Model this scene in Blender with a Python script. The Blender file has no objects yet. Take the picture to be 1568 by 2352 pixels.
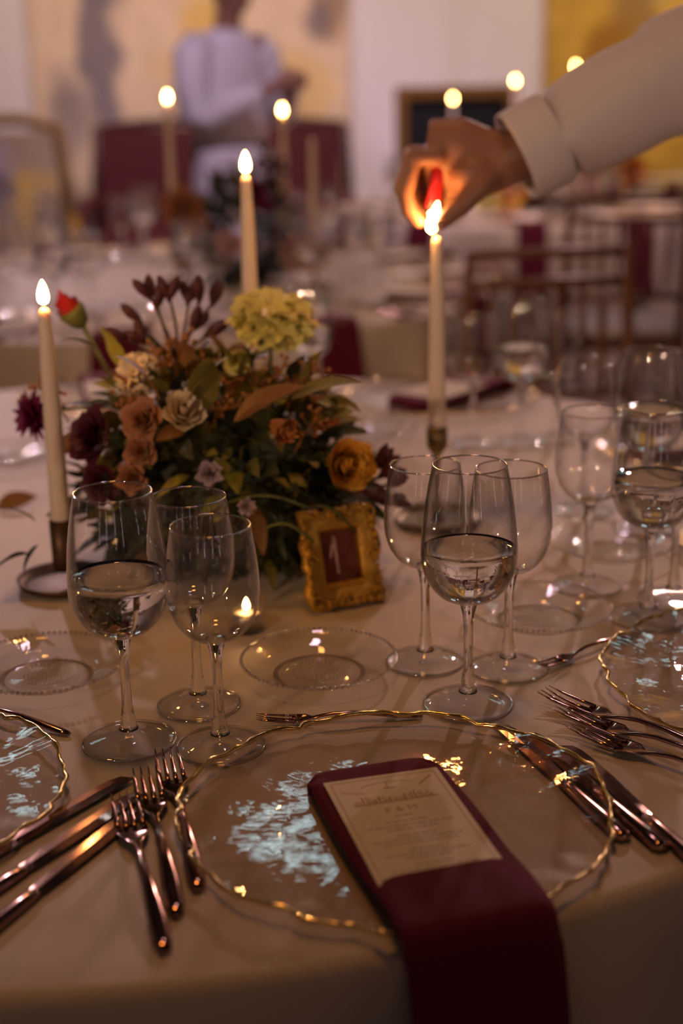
import bpy, bmesh, math, random
from mathutils import Vector, Matrix, Euler, noise
R = math.radians
PI = math.pi
S = bpy.context.scene
COL = S.collection
random.seed(7)

# ------------------------------------------------------------------ camera
TZ = 0.75                       # height of the table tops
CAM_Z = TZ + 0.54
th, ph = R(17.0), R(1.1)
r0 = Vector((1, 0, 0)); f0 = Vector((0, math.cos(th), -math.sin(th))); u0 = Vector((0, math.sin(th), math.cos(th)))
rr = r0 * math.cos(ph) - u0 * math.sin(ph); uu = r0 * math.sin(ph) + u0 * math.cos(ph)
cd = bpy.data.cameras.new('camera'); cam = bpy.data.objects.new('camera', cd); COL.objects.link(cam)
m = Matrix((rr, uu, -f0)).transposed().to_4x4(); m.translation = Vector((0, 0, CAM_Z)); cam.matrix_world = m
cd.sensor_fit = 'VERTICAL'; cd.sensor_height = 36; cd.sensor_width = 24; cd.lens = 50
cd.clip_start = 0.05; cd.clip_end = 60
cd.dof.use_dof = True; cd.dof.focus_distance = 1.22; cd.dof.aperture_fstop = 2.7; cd.dof.aperture_blades = 0
S.camera = cam

# ------------------------------------------------------------------ world, exposure
W = bpy.data.worlds.new('world'); S.world = W; W.use_nodes = True
bg = W.node_tree.nodes['Background']; bg.inputs[0].default_value = (0.42, 0.25, 0.20, 1); bg.inputs[1].default_value = 0.10
S.view_settings.view_transform = 'Standard'; S.view_settings.look = 'None'
S.view_settings.exposure = 0.0; S.view_settings.gamma = 1.0; S.view_settings.use_curve_mapping = False
cy = S.cycles
cy.use_denoising = True
cy.max_bounces = 18; cy.diffuse_bounces = 3; cy.glossy_bounces = 8; cy.transmission_bounces = 10; cy.transparent_max_bounces = 48
cy.caustics_refractive = True; cy.caustics_reflective = False; cy.blur_glossy = 0.4
cy.sample_clamp_indirect = 4.0
cy.use_adaptive_sampling = True; cy.adaptive_threshold = 0.02

# ------------------------------------------------------------------ lamps of the room and added fill lamps
def lamp(kind, name, loc, energy, color, target=None, **kw):
    d = bpy.data.lights.new(name, kind); d.energy = energy; d.color = color
    for k, v in kw.items(): setattr(d, k, v)
    o = bpy.data.objects.new(name, d); COL.objects.link(o); o.location = loc
    if target is not None:
        o.rotation_euler = (Vector(target) - Vector(loc)).to_track_quat('-Z', 'Y').to_euler()
    return o
lamp('AREA', 'warm_overhead_fill', (-0.3, 1.5, 6.4), 12.5, (1.0, 0.41, 0.08), (-0.2, 1.4, 0.7), shape='DISK', size=0.7, spread=R(100))  # unseen overhead fill, added to warm the nearest cloth
lamp('AREA', 'pink_overhead_fill', (0.0, 4.4, 6.9), 7, (1.0, 0.68, 0.84), (0.0, 4.2, 0.7), shape='DISK', size=0.5, spread=R(75))  # unseen overhead fill, added to tint the cloth tops pink
lamp('SPOT', 'table_fill_spot', (1.3, 4.6, 6.0), 1000, (1.0, 0.64, 0.74), (0.8, 6.1, 0.75), spot_size=R(24), spot_blend=0.8, shadow_soft_size=0.1)  # unseen spot added to brighten the third table top
lamp('AREA', 'wall_wash_light', (-0.9, 7.0, 2.9), 21.5, (1.0, 0.70, 0.64), (-0.9, 8.5, 1.0), shape='RECTANGLE', size=3.4, size_y=0.3, spread=R(110))
lamp('AREA', 'wall_wash_light', (2.3, 7.0, 2.9), 15, (1.0, 0.74, 0.50), (2.3, 8.5, 1.0), shape='RECTANGLE', size=2.2, size_y=0.3, spread=R(110))
lamp('SPOT', 'pillar_uplight', (0.62, 7.9, 0.12), 16, (0.80, 0.56, 1.0), (0.62, 8.5, 1.75), spot_size=R(70), spot_blend=0.9, shadow_soft_size=0.05)
for x, y, z, e, c, tx, ty in ((1.9, 7.4, 3.3, 230, (1.0, .62, .58), .25, 2.3), (-2.0, 7.2, 3.2, 270, (1.0, .68, .76), -.4, 3.7), (4.6, 3.4, 3.0, 16, (1.0, .72, .80), .3, 1.7), (-4.4, 3.8, 3.0, 16, (.95, .70, .95), -.4, 3.6), (-.2, 2.6, 4.4, 380, (.92, .70, 1.0), -.45, 6.9)):
    lamp('SPOT', 'unseen_spot', (x, y, z), e, c, (tx, ty, 0.75), spot_size=R(40), spot_blend=0.9, shadow_soft_size=0.06)  # unseen spots for glass sparkles and pink light, the last added for the man
for x, y, z, e, tx in ((-2.3, -2.6, 2.3, 220, -.1), (2.5, -2.6, 2.3, 100, .15)): lamp('SPOT', 'unseen_spot', (x, y, z), e, (1.0, 0.62, 0.42), (tx, 2.1, 1.3), spot_size=R(26), spot_blend=1.0, shadow_soft_size=0.08)  # two unseen front spots added to brighten the candles and sleeve
for x in (-3.4, -1.5, 0.5, 2.4): lamp('SPOT', 'streak_uplight', (x, -3.95, 0.15), 4, (1.0, 0.66, 0.74), (x, -4.45, 2.2), spot_size=R(34), spot_blend=0.7, shadow_soft_size=0.05)  # unseen uplights added behind the camera to put streaks on the glasses

# ------------------------------------------------------------------ helpers
class MB:
    def __init__(self): self.v = []; self.f = []; self.mi = []
    def add(self, vs, fs, k=0):
        o = len(self.v); self.v += [tuple(x) for x in vs]
        for q in fs: self.f.append(tuple(i + o for i in q)); self.mi.append(k)
    def box(self, c, s, rot=None, k=0):
        x, y, z = (a / 2 for a in s)
        vs = [Vector((sx * x, sy * y, sz * z)) for sz in (-1, 1) for sy in (-1, 1) for sx in (-1, 1)]
        if rot is not None: vs = [rot @ v for v in vs]
        c = Vector(c)
        self.add([v + c for v in vs], [(0, 2, 3, 1), (4, 5, 7, 6), (0, 1, 5, 4), (2, 6, 7, 3), (0, 4, 6, 2), (1, 3, 7, 5)], k)
    def lathe(self, prof, n=32, c=(0, 0, 0), close=False, k=0, rf=None, sx=1, sy=1):
        vs, idx = [], []
        for j, (r, z) in enumerate(prof):
            if r < 1e-6:
                idx.append([len(vs)] * n); vs.append((c[0], c[1], c[2] + z))
            else:
                row = []
                for i in range(n):
                    a = 2 * PI * i / n; q = r * (rf(a, j) if rf else 1)
                    row.append(len(vs)); vs.append((c[0] + q * math.cos(a) * sx, c[1] + q * math.sin(a) * sy, c[2] + z))
                idx.append(row)
        fs = []
        J = len(prof) if close else len(prof) - 1
        for j in range(J):
            a, b = idx[j], idx[(j + 1) % len(prof)]
            for i in range(n):
                q = [a[i], a[(i + 1) % n], b[(i + 1) % n], b[i]]
                u = []
                for x in q:
                    if x not in u: u.append(x)
                if len(u) > 2: fs.append(u)
        self.add(vs, fs, k)
    def tube(self, pts, rad, n=8, cap=True, up=(0, 0, 1), flat=1.0, k=0, ring=False):
        pts = [Vector(p) for p in pts]; L = len(pts)
        if not hasattr(rad, '__len__'): rad = [rad] * L
        rows = []; vs = []; N = None
        for i, p in enumerate(pts):
            if ring: t = pts[(i + 1) % L] - pts[i - 1]
            else: t = pts[min(i + 1, L - 1)] - pts[max(i - 1, 0)]
            t.normalize()
            if N is None:
                N = Vector(up).cross(t)
                if N.length < 1e-4: N = Vector((1, 0, 0)).cross(t)
            N = (N - t * N.dot(t)).normalized(); B = t.cross(N)
            row = []
            for j in range(n):
                a = 2 * PI * j / n; row.append(len(vs)); vs.append(p + N * math.cos(a) * rad[i] + B * math.sin(a) * rad[i] * flat)
            rows.append(row)
        fs = []
        for i in range(L if ring else L - 1):
            a, b = rows[i], rows[(i + 1) % L]
            for j in range(n): fs.append((a[j], a[(j + 1) % n], b[(j + 1) % n], b[j]))
        if cap and not ring: fs += [tuple(reversed(rows[0])), tuple(rows[-1])]
        self.add(vs, fs, k)
    def grid(self, fn, nu, nv, k=0, wrap=False):
        vs = [fn(i / nu, j / nv) for j in range(nv + 1) for i in range(nu + 1)]
        self.add(vs, [(j * (nu + 1) + i, j * (nu + 1) + i + 1, (j + 1) * (nu + 1) + i + 1, (j + 1) * (nu + 1) + i) for j in range(nv) for i in range(nu)], k)
    def ball(self, c, r, n=8, m_=5, k=0, s=(1, 1, 1)):
        c = Vector(c); vs = [c + Vector((0, 0, -r * s[2]))]; fs = []
        for j in range(1, m_):
            a = -PI / 2 + PI * j / m_
            for i in range(n):
                b = 2 * PI * i / n
                vs.append(c + Vector((r * math.cos(a) * math.cos(b) * s[0], r * math.cos(a) * math.sin(b) * s[1], r * math.sin(a) * s[2])))
        vs.append(c + Vector((0, 0, r * s[2]))); t = len(vs) - 1
        for i in range(n): fs.append((0, 1 + (i + 1) % n, 1 + i)); fs.append((t, t - n + i, t - n + (i + 1) % n))
        for j in range(m_ - 2):
            for i in range(n):
                a = 1 + j * n; fs.append((a + i, a + (i + 1) % n, a + n + (i + 1) % n, a + n + i))
        self.add(vs, fs, k)
    def mesh(self, name, mats, smooth=True):
        me = bpy.data.meshes.new(name); me.from_pydata(self.v, [], self.f)
        if not isinstance(mats, (list, tuple)): mats = [mats]
        for q in mats: me.materials.append(q)
        if len(mats) > 1: me.polygons.foreach_set('material_index', self.mi)
        if smooth: me.polygons.foreach_set('use_smooth', [True] * len(me.polygons))
        me.update(); return me
    def build(self, name, mats, parent=None, smooth=True, loc=None, rot=None, solid=0, sub=0):
        return link(name, self.mesh(name, mats, smooth), parent, loc, rot, solid, sub)

def link(name, me, parent=None, loc=None, rot=None, solid=0, sub=0):
    o = bpy.data.objects.new(name, me); COL.objects.link(o); o.parent = parent
    if loc is not None: o.location = loc
    if rot is not None: o.rotation_euler = rot
    if solid:
        md = o.modifiers.new('thickness', 'SOLIDIFY'); md.thickness = solid; md.offset = 0
    if sub:
        md = o.modifiers.new('smooth', 'SUBSURF'); md.levels = sub; md.render_levels = sub
    return o
def tag(o, label=None, cat=None, group=None, kind=None):
    if label: o['label'] = label
    if cat: o['category'] = cat
    if group: o['group'] = group
    if kind: o['kind'] = kind
    return o
def thing(name, label, cat, loc=(0, 0, 0), rz=0, group=None):
    o = bpy.data.objects.new(name, None); COL.objects.link(o); o.empty_display_size = 0.02
    o.location = loc; o.rotation_euler = (0, 0, rz)
    return tag(o, label, cat, group)
def dup(root, loc=None, rz=None, label=None, group=None, scale=None):
    q = root.copy(); COL.objects.link(q)
    if loc is not None: q.location = loc
    if rz is not None: q.rotation_euler = (0, 0, rz)
    if label: q['label'] = label
    if group: q['group'] = group
    elif 'group' in q.keys() and group == '': del q['group']
    if scale: q.scale = (scale,) * 3
    for ch in list(root.children):
        c = ch.copy(); COL.objects.link(c); c.parent = q
        for g in list(ch.children):
            d = g.copy(); COL.objects.link(d); d.parent = c
    return q

# ------------------------------------------------------------------ materials
def mat(name):
    m_ = bpy.data.materials.new(name); m_.use_nodes = True
    nt = m_.node_tree; return m_, nt, nt.nodes['Principled BSDF']
def N(nt, t, **kw):
    n = nt.nodes.new(t)
    for k, v in kw.items():
        if k.startswith('i_'):
            key = k[2:]; n.inputs[int(key) if key.isdigit() else key.replace('_', ' ')].default_value = v
        else: setattr(n, k, v)
    return n
def pbr(name, col, rough=0.5, metal=0, noise_amt=0, nscale=20, bump=0, bscale=60, sheen=0, sheen_col=None, spec=None, sss=0, trans=0, coat=0, emit=None):
    m_, nt, b = mat(name)
    b.inputs['Base Color'].default_value = (*col, 1); b.inputs['Roughness'].default_value = rough; b.inputs['Metallic'].default_value = metal
    if spec is not None: b.inputs['Specular IOR Level'].default_value = spec
    if sheen: b.inputs['Sheen Weight'].default_value = sheen; b.inputs['Sheen Roughness'].default_value = 0.4
    if sheen_col: b.inputs['Sheen Tint'].default_value = (*sheen_col, 1)
    if sss: b.inputs['Subsurface Weight'].default_value = sss; b.inputs['Subsurface Radius'].default_value = (0.012, 0.006, 0.003); b.inputs['Subsurface Scale'].default_value = 1.0
    if coat: b.inputs['Coat Weight'].default_value = coat
    if emit: b.inputs['Emission Color'].default_value = (*emit[:3], 1); b.inputs['Emission Strength'].default_value = emit[3]
    tc = N(nt, 'ShaderNodeTexCoord')
    if noise_amt:
        n = N(nt, 'ShaderNodeTexNoise', i_Scale=nscale, i_Detail=4.0); nt.links.new(tc.outputs['Object'], n.inputs['Vector'])
        mx = N(nt, 'ShaderNodeMix', data_type='RGBA'); nt.links.new(n.outputs['Fac'], mx.inputs[0])
        mx.inputs[6].default_value = (*[c * (1 - noise_amt) for c in col], 1); mx.inputs[7].default_value = (*[min(1, c * (1 + noise_amt)) for c in col], 1)
        nt.links.new(mx.outputs[2], b.inputs['Base Color'])
    if bump:
        n = N(nt, 'ShaderNodeTexNoise', i_Scale=bscale, i_Detail=3.0); nt.links.new(tc.outputs['Object'], n.inputs['Vector'])
        bp = N(nt, 'ShaderNodeBump', i_Strength=bump, i_Distance=0.002); nt.links.new(n.outputs['Fac'], bp.inputs['Height']); nt.links.new(bp.outputs[0], b.inputs['Normal'])
    return m_
def thin_glass(name, tint=(1, 1, 1), f0_=0.045, bump=0, bscale=30, bdist=0.003, rough=0.0, kind='noise', hi=1.0, pw_=4.0, edge=0):
    # a thin sheet of clear glass: light goes straight through, the skin reflects by the angle of view
    m_, nt, b = mat(name); nt.nodes.remove(b); out = nt.nodes['Material Output']
    lw = N(nt, 'ShaderNodeLayerWeight', i_Blend=0.5)
    p = N(nt, 'ShaderNodeMath', operation='POWER'); p.inputs[1].default_value = pw_; nt.links.new(lw.outputs['Facing'], p.inputs[0])
    mr = N(nt, 'ShaderNodeMapRange'); mr.inputs['To Min'].default_value = f0_; mr.inputs['To Max'].default_value = hi; nt.links.new(p.outputs[0], mr.inputs['Value'])
    tr = N(nt, 'ShaderNodeBsdfTransparent'); tr.inputs[0].default_value = (*tint, 1)
    gl = N(nt, 'ShaderNodeBsdfGlossy'); gl.inputs['Roughness'].default_value = rough; gl.inputs[0].default_value = (1, 1, 1, 1)
    if edge:      # seen edge-on the wall is a longer way through the glass and lets less light by
        p2 = N(nt, 'ShaderNodeMath', operation='POWER'); p2.inputs[1].default_value = 3.5; nt.links.new(lw.outputs['Facing'], p2.inputs[0])
        cm = N(nt, 'ShaderNodeMix', data_type='RGBA'); nt.links.new(p2.outputs[0], cm.inputs[0]); cm.inputs[6].default_value = (1, 1, 1, 1); cm.inputs[7].default_value = (1 - edge, 1 - edge, 1 - edge, 1); nt.links.new(cm.outputs[2], tr.inputs[0])
    mx = N(nt, 'ShaderNodeMixShader'); nt.links.new(mr.outputs[0], mx.inputs[0]); nt.links.new(tr.outputs[0], mx.inputs[1]); nt.links.new(gl.outputs[0], mx.inputs[2])
    if bump:
        tc = N(nt, 'ShaderNodeTexCoord')
        n = N(nt, 'ShaderNodeTexNoise', i_Scale=bscale, i_Detail=1.5) if kind == 'noise' else N(nt, 'ShaderNodeTexVoronoi', i_Scale=bscale)
        nt.links.new(tc.outputs['Object'], n.inputs['Vector'])
        bp = N(nt, 'ShaderNodeBump', i_Strength=bump, i_Distance=bdist); nt.links.new(n.outputs[0], bp.inputs['Height']); nt.links.new(bp.outputs[0], gl.inputs['Normal'])
    nt.links.new(mx.outputs[0], out.inputs[0]); return m_
def solid_glass(name, ior=1.5, col=(1, 1, 1)):
    m_, nt, b = mat(name); nt.nodes.remove(b)
    g = N(nt, 'ShaderNodeBsdfGlass', i_IOR=ior, i_Roughness=0.0); g.inputs[0].default_value = (*col, 1)
    nt.links.new(g.outputs[0], nt.nodes['Material Output'].inputs[0]); return m_
def flame_mat(name, col, s):
    m_, nt, b = mat(name); nt.nodes.remove(b)
    e = N(nt, 'ShaderNodeEmission', i_Strength=s); e.inputs[0].default_value = (*col, 1)
    t = N(nt, 'ShaderNodeBsdfTransparent'); a = N(nt, 'ShaderNodeAddShader')
    nt.links.new(e.outputs[0], a.inputs[0]); nt.links.new(t.outputs[0], a.inputs[1]); nt.links.new(a.outputs[0], nt.nodes['Material Output'].inputs[0]); return m_

def cloth_mat():
    m_, nt, b = mat('champagne_satin')
    b.inputs['Roughness'].default_value = 0.55; b.inputs['Specular IOR Level'].default_value = 0.35
    b.inputs['Sheen Weight'].default_value = 0.25; b.inputs['Sheen Roughness'].default_value = 0.5; b.inputs['Sheen Tint'].default_value = (1, 0.9, 0.85, 1)
    tc = N(nt, 'ShaderNodeTexCoord')
    n = N(nt, 'ShaderNodeTexNoise', i_Scale=6.0, i_Detail=3.0); nt.links.new(tc.outputs['Object'], n.inputs['Vector'])
    cr = N(nt, 'ShaderNodeMix', data_type='RGBA'); nt.links.new(n.outputs['Fac'], cr.inputs[0])
    cr.inputs[6].default_value = (0.60, 0.50, 0.38, 1); cr.inputs[7].default_value = (0.68, 0.57, 0.44, 1); nt.links.new(cr.outputs[2], b.inputs['Base Color'])
    w = N(nt, 'ShaderNodeTexWave', i_Scale=260.0, bands_direction='DIAGONAL'); nt.links.new(tc.outputs['Object'], w.inputs['Vector'])
    n2 = N(nt, 'ShaderNodeTexNoise', i_Scale=9.0, i_Detail=2.0); nt.links.new(tc.outputs['Object'], n2.inputs['Vector'])
    b1 = N(nt, 'ShaderNodeBump', i_Strength=0.12, i_Distance=0.0006); nt.links.new(w.outputs['Fac'], b1.inputs['Height'])
    b2 = N(nt, 'ShaderNodeBump', i_Strength=0.25, i_Distance=0.006); nt.links.new(n2.outputs['Fac'], b2.inputs['Height']); nt.links.new(b1.outputs[0], b2.inputs['Normal'])
    nt.links.new(b2.outputs[0], b.inputs['Normal']); return m_
M = {}
M['cloth'] = cloth_mat()
M['bowl'] = thin_glass('bowl_glass', f0_=0.045, hi=1.0, pw_=3.5, edge=0.5)
M['foot'] = thin_glass('foot_glass', f0_=0.045, hi=0.7, pw_=6.0)
M['rimg'] = thin_glass('rim_glass', f0_=0.30, hi=1.0, pw_=2.0, tint=(.85, .82, .80))
M['stem'] = solid_glass('crystal')
M['water'] = solid_glass('water', 1.333)
M['charger'] = thin_glass('rippled_glass', tint=(0.97, 0.95, 0.94), f0_=0.05, bump=0.45, bscale=50, bdist=0.0025, pw_=5.0)
M['pressed'] = thin_glass('pressed_glass', tint=(0.97, 0.97, 0.97), f0_=0.05, bump=0.30, bscale=90, bdist=0.002, pw_=6.0, hi=0.7)
M['bead'] = thin_glass('bead_glass', f0_=0.36, hi=0.9, tint=(0.9, 0.9, 0.9))
M['gold'] = pbr('gold_leaf', (0.86, 0.65, 0.26), 0.22, 1, bump=0.3, bscale=90)
M['copper'] = pbr('rose_gold_steel', (0.46, 0.27, 0.22), 0.12, 1)
M['bronze'] = pbr('dark_bronze', (0.13, 0.075, 0.04), 0.45, 0.8, noise_amt=0.25, nscale=30)
M['brass'] = pbr('old_brass', (0.24, 0.17, 0.07), 0.4, 0.8, noise_amt=0.2)
M['wax'] = pbr('ivory_wax', (0.90, 0.76, 0.60), 0.5, sss=0.35)
M['wick'] = pbr('wick', (0.03, 0.02, 0.015), 0.9)
M['flame'] = flame_mat('candle_flame', (1.0, 0.56, 0.17), 34)
M['napkin'] = pbr('wine_velvet', (0.12, 0.008, 0.024), 0.8, sheen=0.3, sheen_col=(0.6, 0.15, 0.25), bump=0.25, bscale=900, spec=0.2)
M['card'] = pbr('cream_card', (0.82, 0.70, 0.50), 0.7)
M['ink_brown'] = pbr('brown_ink', (0.50, 0.30, 0.15), 0.8)
M['ink_grey'] = pbr('grey_ink', (0.42, 0.34, 0.25), 0.8)
M['gilt'] = pbr('antique_gilt', (0.60, 0.33, 0.045), 0.45, 0.55, noise_amt=0.45, nscale=90, bump=0.4, bscale=200)
M['giltd'] = pbr('worn_gilt', (0.26, 0.13, 0.03), 0.5, 0.4, noise_amt=0.4, nscale=30)
M['redcard'] = pbr('rust_card', (0.22, 0.05, 0.03), 0.75)
M['pinkink'] = pbr('blush_ink', (0.90, 0.58, 0.46), 0.8)
M['skin'] = pbr('skin', (0.34, 0.16, 0.10), 0.5, sss=0.15, bump=0.2, bscale=150)
M['shirt'] = pbr('white_cotton', (0.72, 0.66, 0.68), 0.85, sheen=0.2, bump=0.3, bscale=25)
M['trouser'] = pbr('dark_wool', (0.03, 0.03, 0.035), 0.9)
M['shoe'] = pbr('black_leather', (0.02, 0.018, 0.016), 0.35)
M['hair'] = pbr('grey_hair', (0.10, 0.08, 0.07), 0.7, bump=0.5, bscale=200)
M['lighter'] = pbr('red_plastic', (0.55, 0.015, 0.02), 0.25, trans=0.3)
M['chrome'] = pbr('chrome', (0.7, 0.7, 0.7), 0.15, 1)
M['wood'] = pbr('brown_wood', (0.20, 0.085, 0.035), 0.45, noise_amt=0.3, nscale=25)
M['cushion'] = pbr('ivory_cushion', (0.75, 0.66, 0.60), 0.8)
M['redvelvet'] = pbr('red_velvet', (0.085, 0.003, 0.006), 0.75, sheen=0.15, sheen_col=(0.9, 0.2, 0.2))
M['darkwood'] = pbr('dark_mahogany', (0.06, 0.02, 0.015), 0.4)
M['wall'] = pbr('plaster', (0.80, 0.74, 0.72), 0.85, noise_amt=0.04, nscale=2, bump=0.1, bscale=8)
M['floorm'] = pbr('parquet', (0.18, 0.10, 0.06), 0.4, noise_amt=0.3, nscale=4)
M['ceilm'] = pbr('dark_ceiling', (0.10, 0.075, 0.06), 0.8, noise_amt=0.2, nscale=1.5)
M['tin'] = pbr('tealight_tin', (0.7, 0.68, 0.66), 0.3, 1)
M['cup'] = thin_glass('votive_glass', f0_=0.06, tint=(0.96, 0.96, 0.96))
M['black'] = pbr('lamp_black', (0.02, 0.02, 0.02), 0.5)

# ------------------------------------------------------------------ the room
def struct(name, mb, m_): return tag(mb.build(name, m_, smooth=False), kind='structure')
b = MB(); b.box((0, 2.1, -0.05), (12.2, 16.2, 0.1)); struct('floor', b, M['floorm'])
WY = 8.5
b = MB()
wins = [(-3.7, 1.0), (-0.30, 0.95), (3.1, 1.0)]; wz0, wz1 = 4.2, 5.1
xs = [-6.1]
for c, w in wins: xs += [c - w / 2, c + w / 2]
xs.append(6.1)
b.box((0, WY + 0.15, wz0 / 2), (12.2, 0.3, wz0)); b.box((0, WY + 0.15, (wz1 + 7.2) / 2), (12.2, 0.3, 7.2 - wz1))
for i in range(0, len(xs), 2): b.box(((xs[i] + xs[i + 1]) / 2, WY + 0.15, (wz0 + wz1) / 2), (xs[i + 1] - xs[i], 0.3, wz1 - wz0))
struct('wall_back', b, M['wall'])
b = MB(); b.box((-6.05, 2.0, 3.6), (0.1, 13, 7.2)); struct('wall_left', b, M['wall'])
b = MB(); b.box((6.05, 2.0, 3.6), (0.1, 13, 7.2)); struct('wall_right', b, M['wall'])
b = MB(); b.box((0, -4.55, 3.6), (12.2, 0.1, 7.2)); struct('wall_front', b, M['wall'])
b = MB(); b.box((0, 2.1, 7.25), (12.2, 16.2, 0.1)); struct('ceiling', b, M['ceilm'])
M['pane'] = pbr('dusk_pane', (0.3, 0.4, 0.45), 0.1, emit=(0.60, 0.86, 0.90, 5.0))
M['winframe'] = pbr('window_paint', (0.5, 0.48, 0.46), 0.5)
for i, (c, w) in enumerate(wins):
    f = MB(); h = wz1 - wz0
    for sx in (-1, 1): f.box((c + sx * (w / 2 - 0.04), WY + 0.1, (wz0 + wz1) / 2), (0.08, 0.12, h))
    for z in (wz0 + 0.04, wz1 - 0.04): f.box((c, WY + 0.1, z), (w - 0.16, 0.12, 0.08))
    fo = struct('window_%d' % (i + 1), f, M['winframe'])
    for q in range(1, 3):
        g = MB(); g.box((c - w / 2 + w * q / 3, WY + 0.1, (wz0 + wz1) / 2), (0.035, 0.07, h - 0.16)); g.build('mullion', M['winframe'], fo, False)
    for q in range(1, 4):
        g = MB(); g.box((c, WY + 0.1, wz0 + h * q / 4), (w - 0.16, 0.06, 0.035)); g.build('glazing_bar', M['winframe'], fo, False)
    g = MB(); g.box((c, WY + 0.16, (wz0 + wz1) / 2), (w - 0.1, 0.02, h - 0.1)); g.build('pane', M['pane'], fo, False)
b = MB(); b.box((0, WY - 0.012, 0.075), (11.9, 0.024, 0.15)); struct('baseboard_back', b, M['wall'])

M['tube'] = pbr('fill_tube_glow', (0.9, 0.8, 0.8), 0.4, emit=(1.0, 0.72, 0.76, 9.0))  # glow of the tubes added for bright streaks in the bowls
def added_tube(label, x, y, a):
    t = thing('wall_fill_tube', label, 'added light', (x, y, 0.65), a)          # unseen lit tube added for glass streaks; back to -Y local
    g = MB(); g.box((0, .012, .85), (.12, .024, 1.7)); g.build('backplate', M['black'], t, False)
    g = MB(); g.lathe([(0, .06), (.013, .065), (.013, 1.635), (0, 1.64)], 12, (0, .06, 0)); g.build('light_tube', M['tube'], t)
    for z in (.05, 1.65): g = MB(); g.lathe([(0, -.015), (.028, -.015), (.028, .015), (0, .015)], 12, (0, .055, z)); g.build('end_cap', M['black'], t)
for k, x in enumerate((-3.3, -1.35, .75, 2.7)): added_tube('added light tube on the wall behind the viewer, number %s from the left corner' % ('one', 'two', 'three', 'four')[k], x, -4.5, 0)
for k, y in enumerate((-1.2, 2.0, 5.2)):
    w_ = ('nearest the viewer', 'beside the tables', 'nearest the tapestries')[k]
    added_tube('added light tube on the left side wall, %s' % w_, -6.0, y, -PI / 2); added_tube('added light tube on the right side wall, %s' % w_, 6.0, y, PI / 2)
def blobs(name, base, spots, nscale=1.2, warp=0.35, grain=0.25, gs=7.0):
    # woven picture: soft patches of colour, given in metres on the hanging (x, z, rx, rz, colour, strength)
    m_, nt, bs = mat(name); bs.inputs['Roughness'].default_value = 0.9
    tc = N(nt, 'ShaderNodeTexCoord')
    n = N(nt, 'ShaderNodeTexNoise', i_Scale=nscale * 2.2, i_Detail=4.0); nt.links.new(tc.outputs['Object'], n.inputs['Vector'])
    sub = N(nt, 'ShaderNodeVectorMath', operation='SUBTRACT'); nt.links.new(n.outputs['Color'], sub.inputs[0]); sub.inputs[1].default_value = (0.5, 0.5, 0.5)
    sc = N(nt, 'ShaderNodeVectorMath', operation='SCALE'); nt.links.new(sub.outputs[0], sc.inputs[0]); sc.inputs['Scale'].default_value = warp
    ad = N(nt, 'ShaderNodeVectorMath', operation='ADD'); nt.links.new(tc.outputs['Object'], ad.inputs[0]); nt.links.new(sc.outputs[0], ad.inputs[1])
    n2 = N(nt, 'ShaderNodeTexNoise', i_Scale=gs, i_Detail=5.0); nt.links.new(tc.outputs['Object'], n2.inputs['Vector'])
    cur = None
    mx = N(nt, 'ShaderNodeMix', data_type='RGBA'); nt.links.new(n2.outputs['Fac'], mx.inputs[0])
    mx.inputs[6].default_value = (*[c * (1 - grain) for c in base], 1); mx.inputs[7].default_value = (*[min(1, c * (1 + grain)) for c in base], 1); cur = mx.outputs[2]
    for (x, z, rx, rz, colr, st) in spots:
        mp = N(nt, 'ShaderNodeMapping', vector_type='POINT'); nt.links.new(ad.outputs[0], mp.inputs[0])
        mp.inputs['Location'].default_value = (-x / rx, 0, -z / rz); mp.inputs['Scale'].default_value = (1 / rx, 0, 1 / rz)
        ln = N(nt, 'ShaderNodeVectorMath', operation='LENGTH'); nt.links.new(mp.outputs[0], ln.inputs[0])
        mr = N(nt, 'ShaderNodeMapRange', interpolation_type='SMOOTHSTEP'); mr.inputs['From Min'].default_value = 1.1; mr.inputs['From Max'].default_value = 0.5
        mr.inputs['To Min'].default_value = 0; mr.inputs['To Max'].default_value = st; nt.links.new(ln.outputs['Value'], mr.inputs['Value'])
        q = N(nt, 'ShaderNodeMix', data_type='RGBA'); nt.links.new(mr.outputs[0], q.inputs[0]); nt.links.new(cur, q.inputs[6]); q.inputs[7].default_value = (*colr, 1); cur = q.outputs[2]
    nt.links.new(cur, bs.inputs['Base Color']); return m_
GR, YE, CR, BR, OL = (0.16, 0.14, 0.18), (0.80, 0.52, 0.10), (0.80, 0.62, 0.42), (0.30, 0.18, 0.10), (0.30, 0.26, 0.08)
tapA = blobs('cream_tapestry', CR, [(-0.5, 1.5, .13, .75, GR, .85), (-0.72, 1.1, .16, .35, GR, .7), (-0.45, 1.95, .2, .3, GR, .6), (0.1, 1.6, .18, .18, YE, .8), (0.0, 1.35, .3, .15, YE, .35), (0.62, 1.2, .25, .3, YE, .5),
    (0.78, 1.75, .16, .28, BR, .8), (0.72, 1.62, .1, .1, GR, .6), (0.75, 2.3, .3, .5, GR, .7), (-0.15, 2.1, .3, .3, (0.85, .5, .35), .5), (-0.9, 0.9, .3, .3, (0.75, .55, .4), .5), (0.3, 2.6, .4, .3, OL, .7)])
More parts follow.
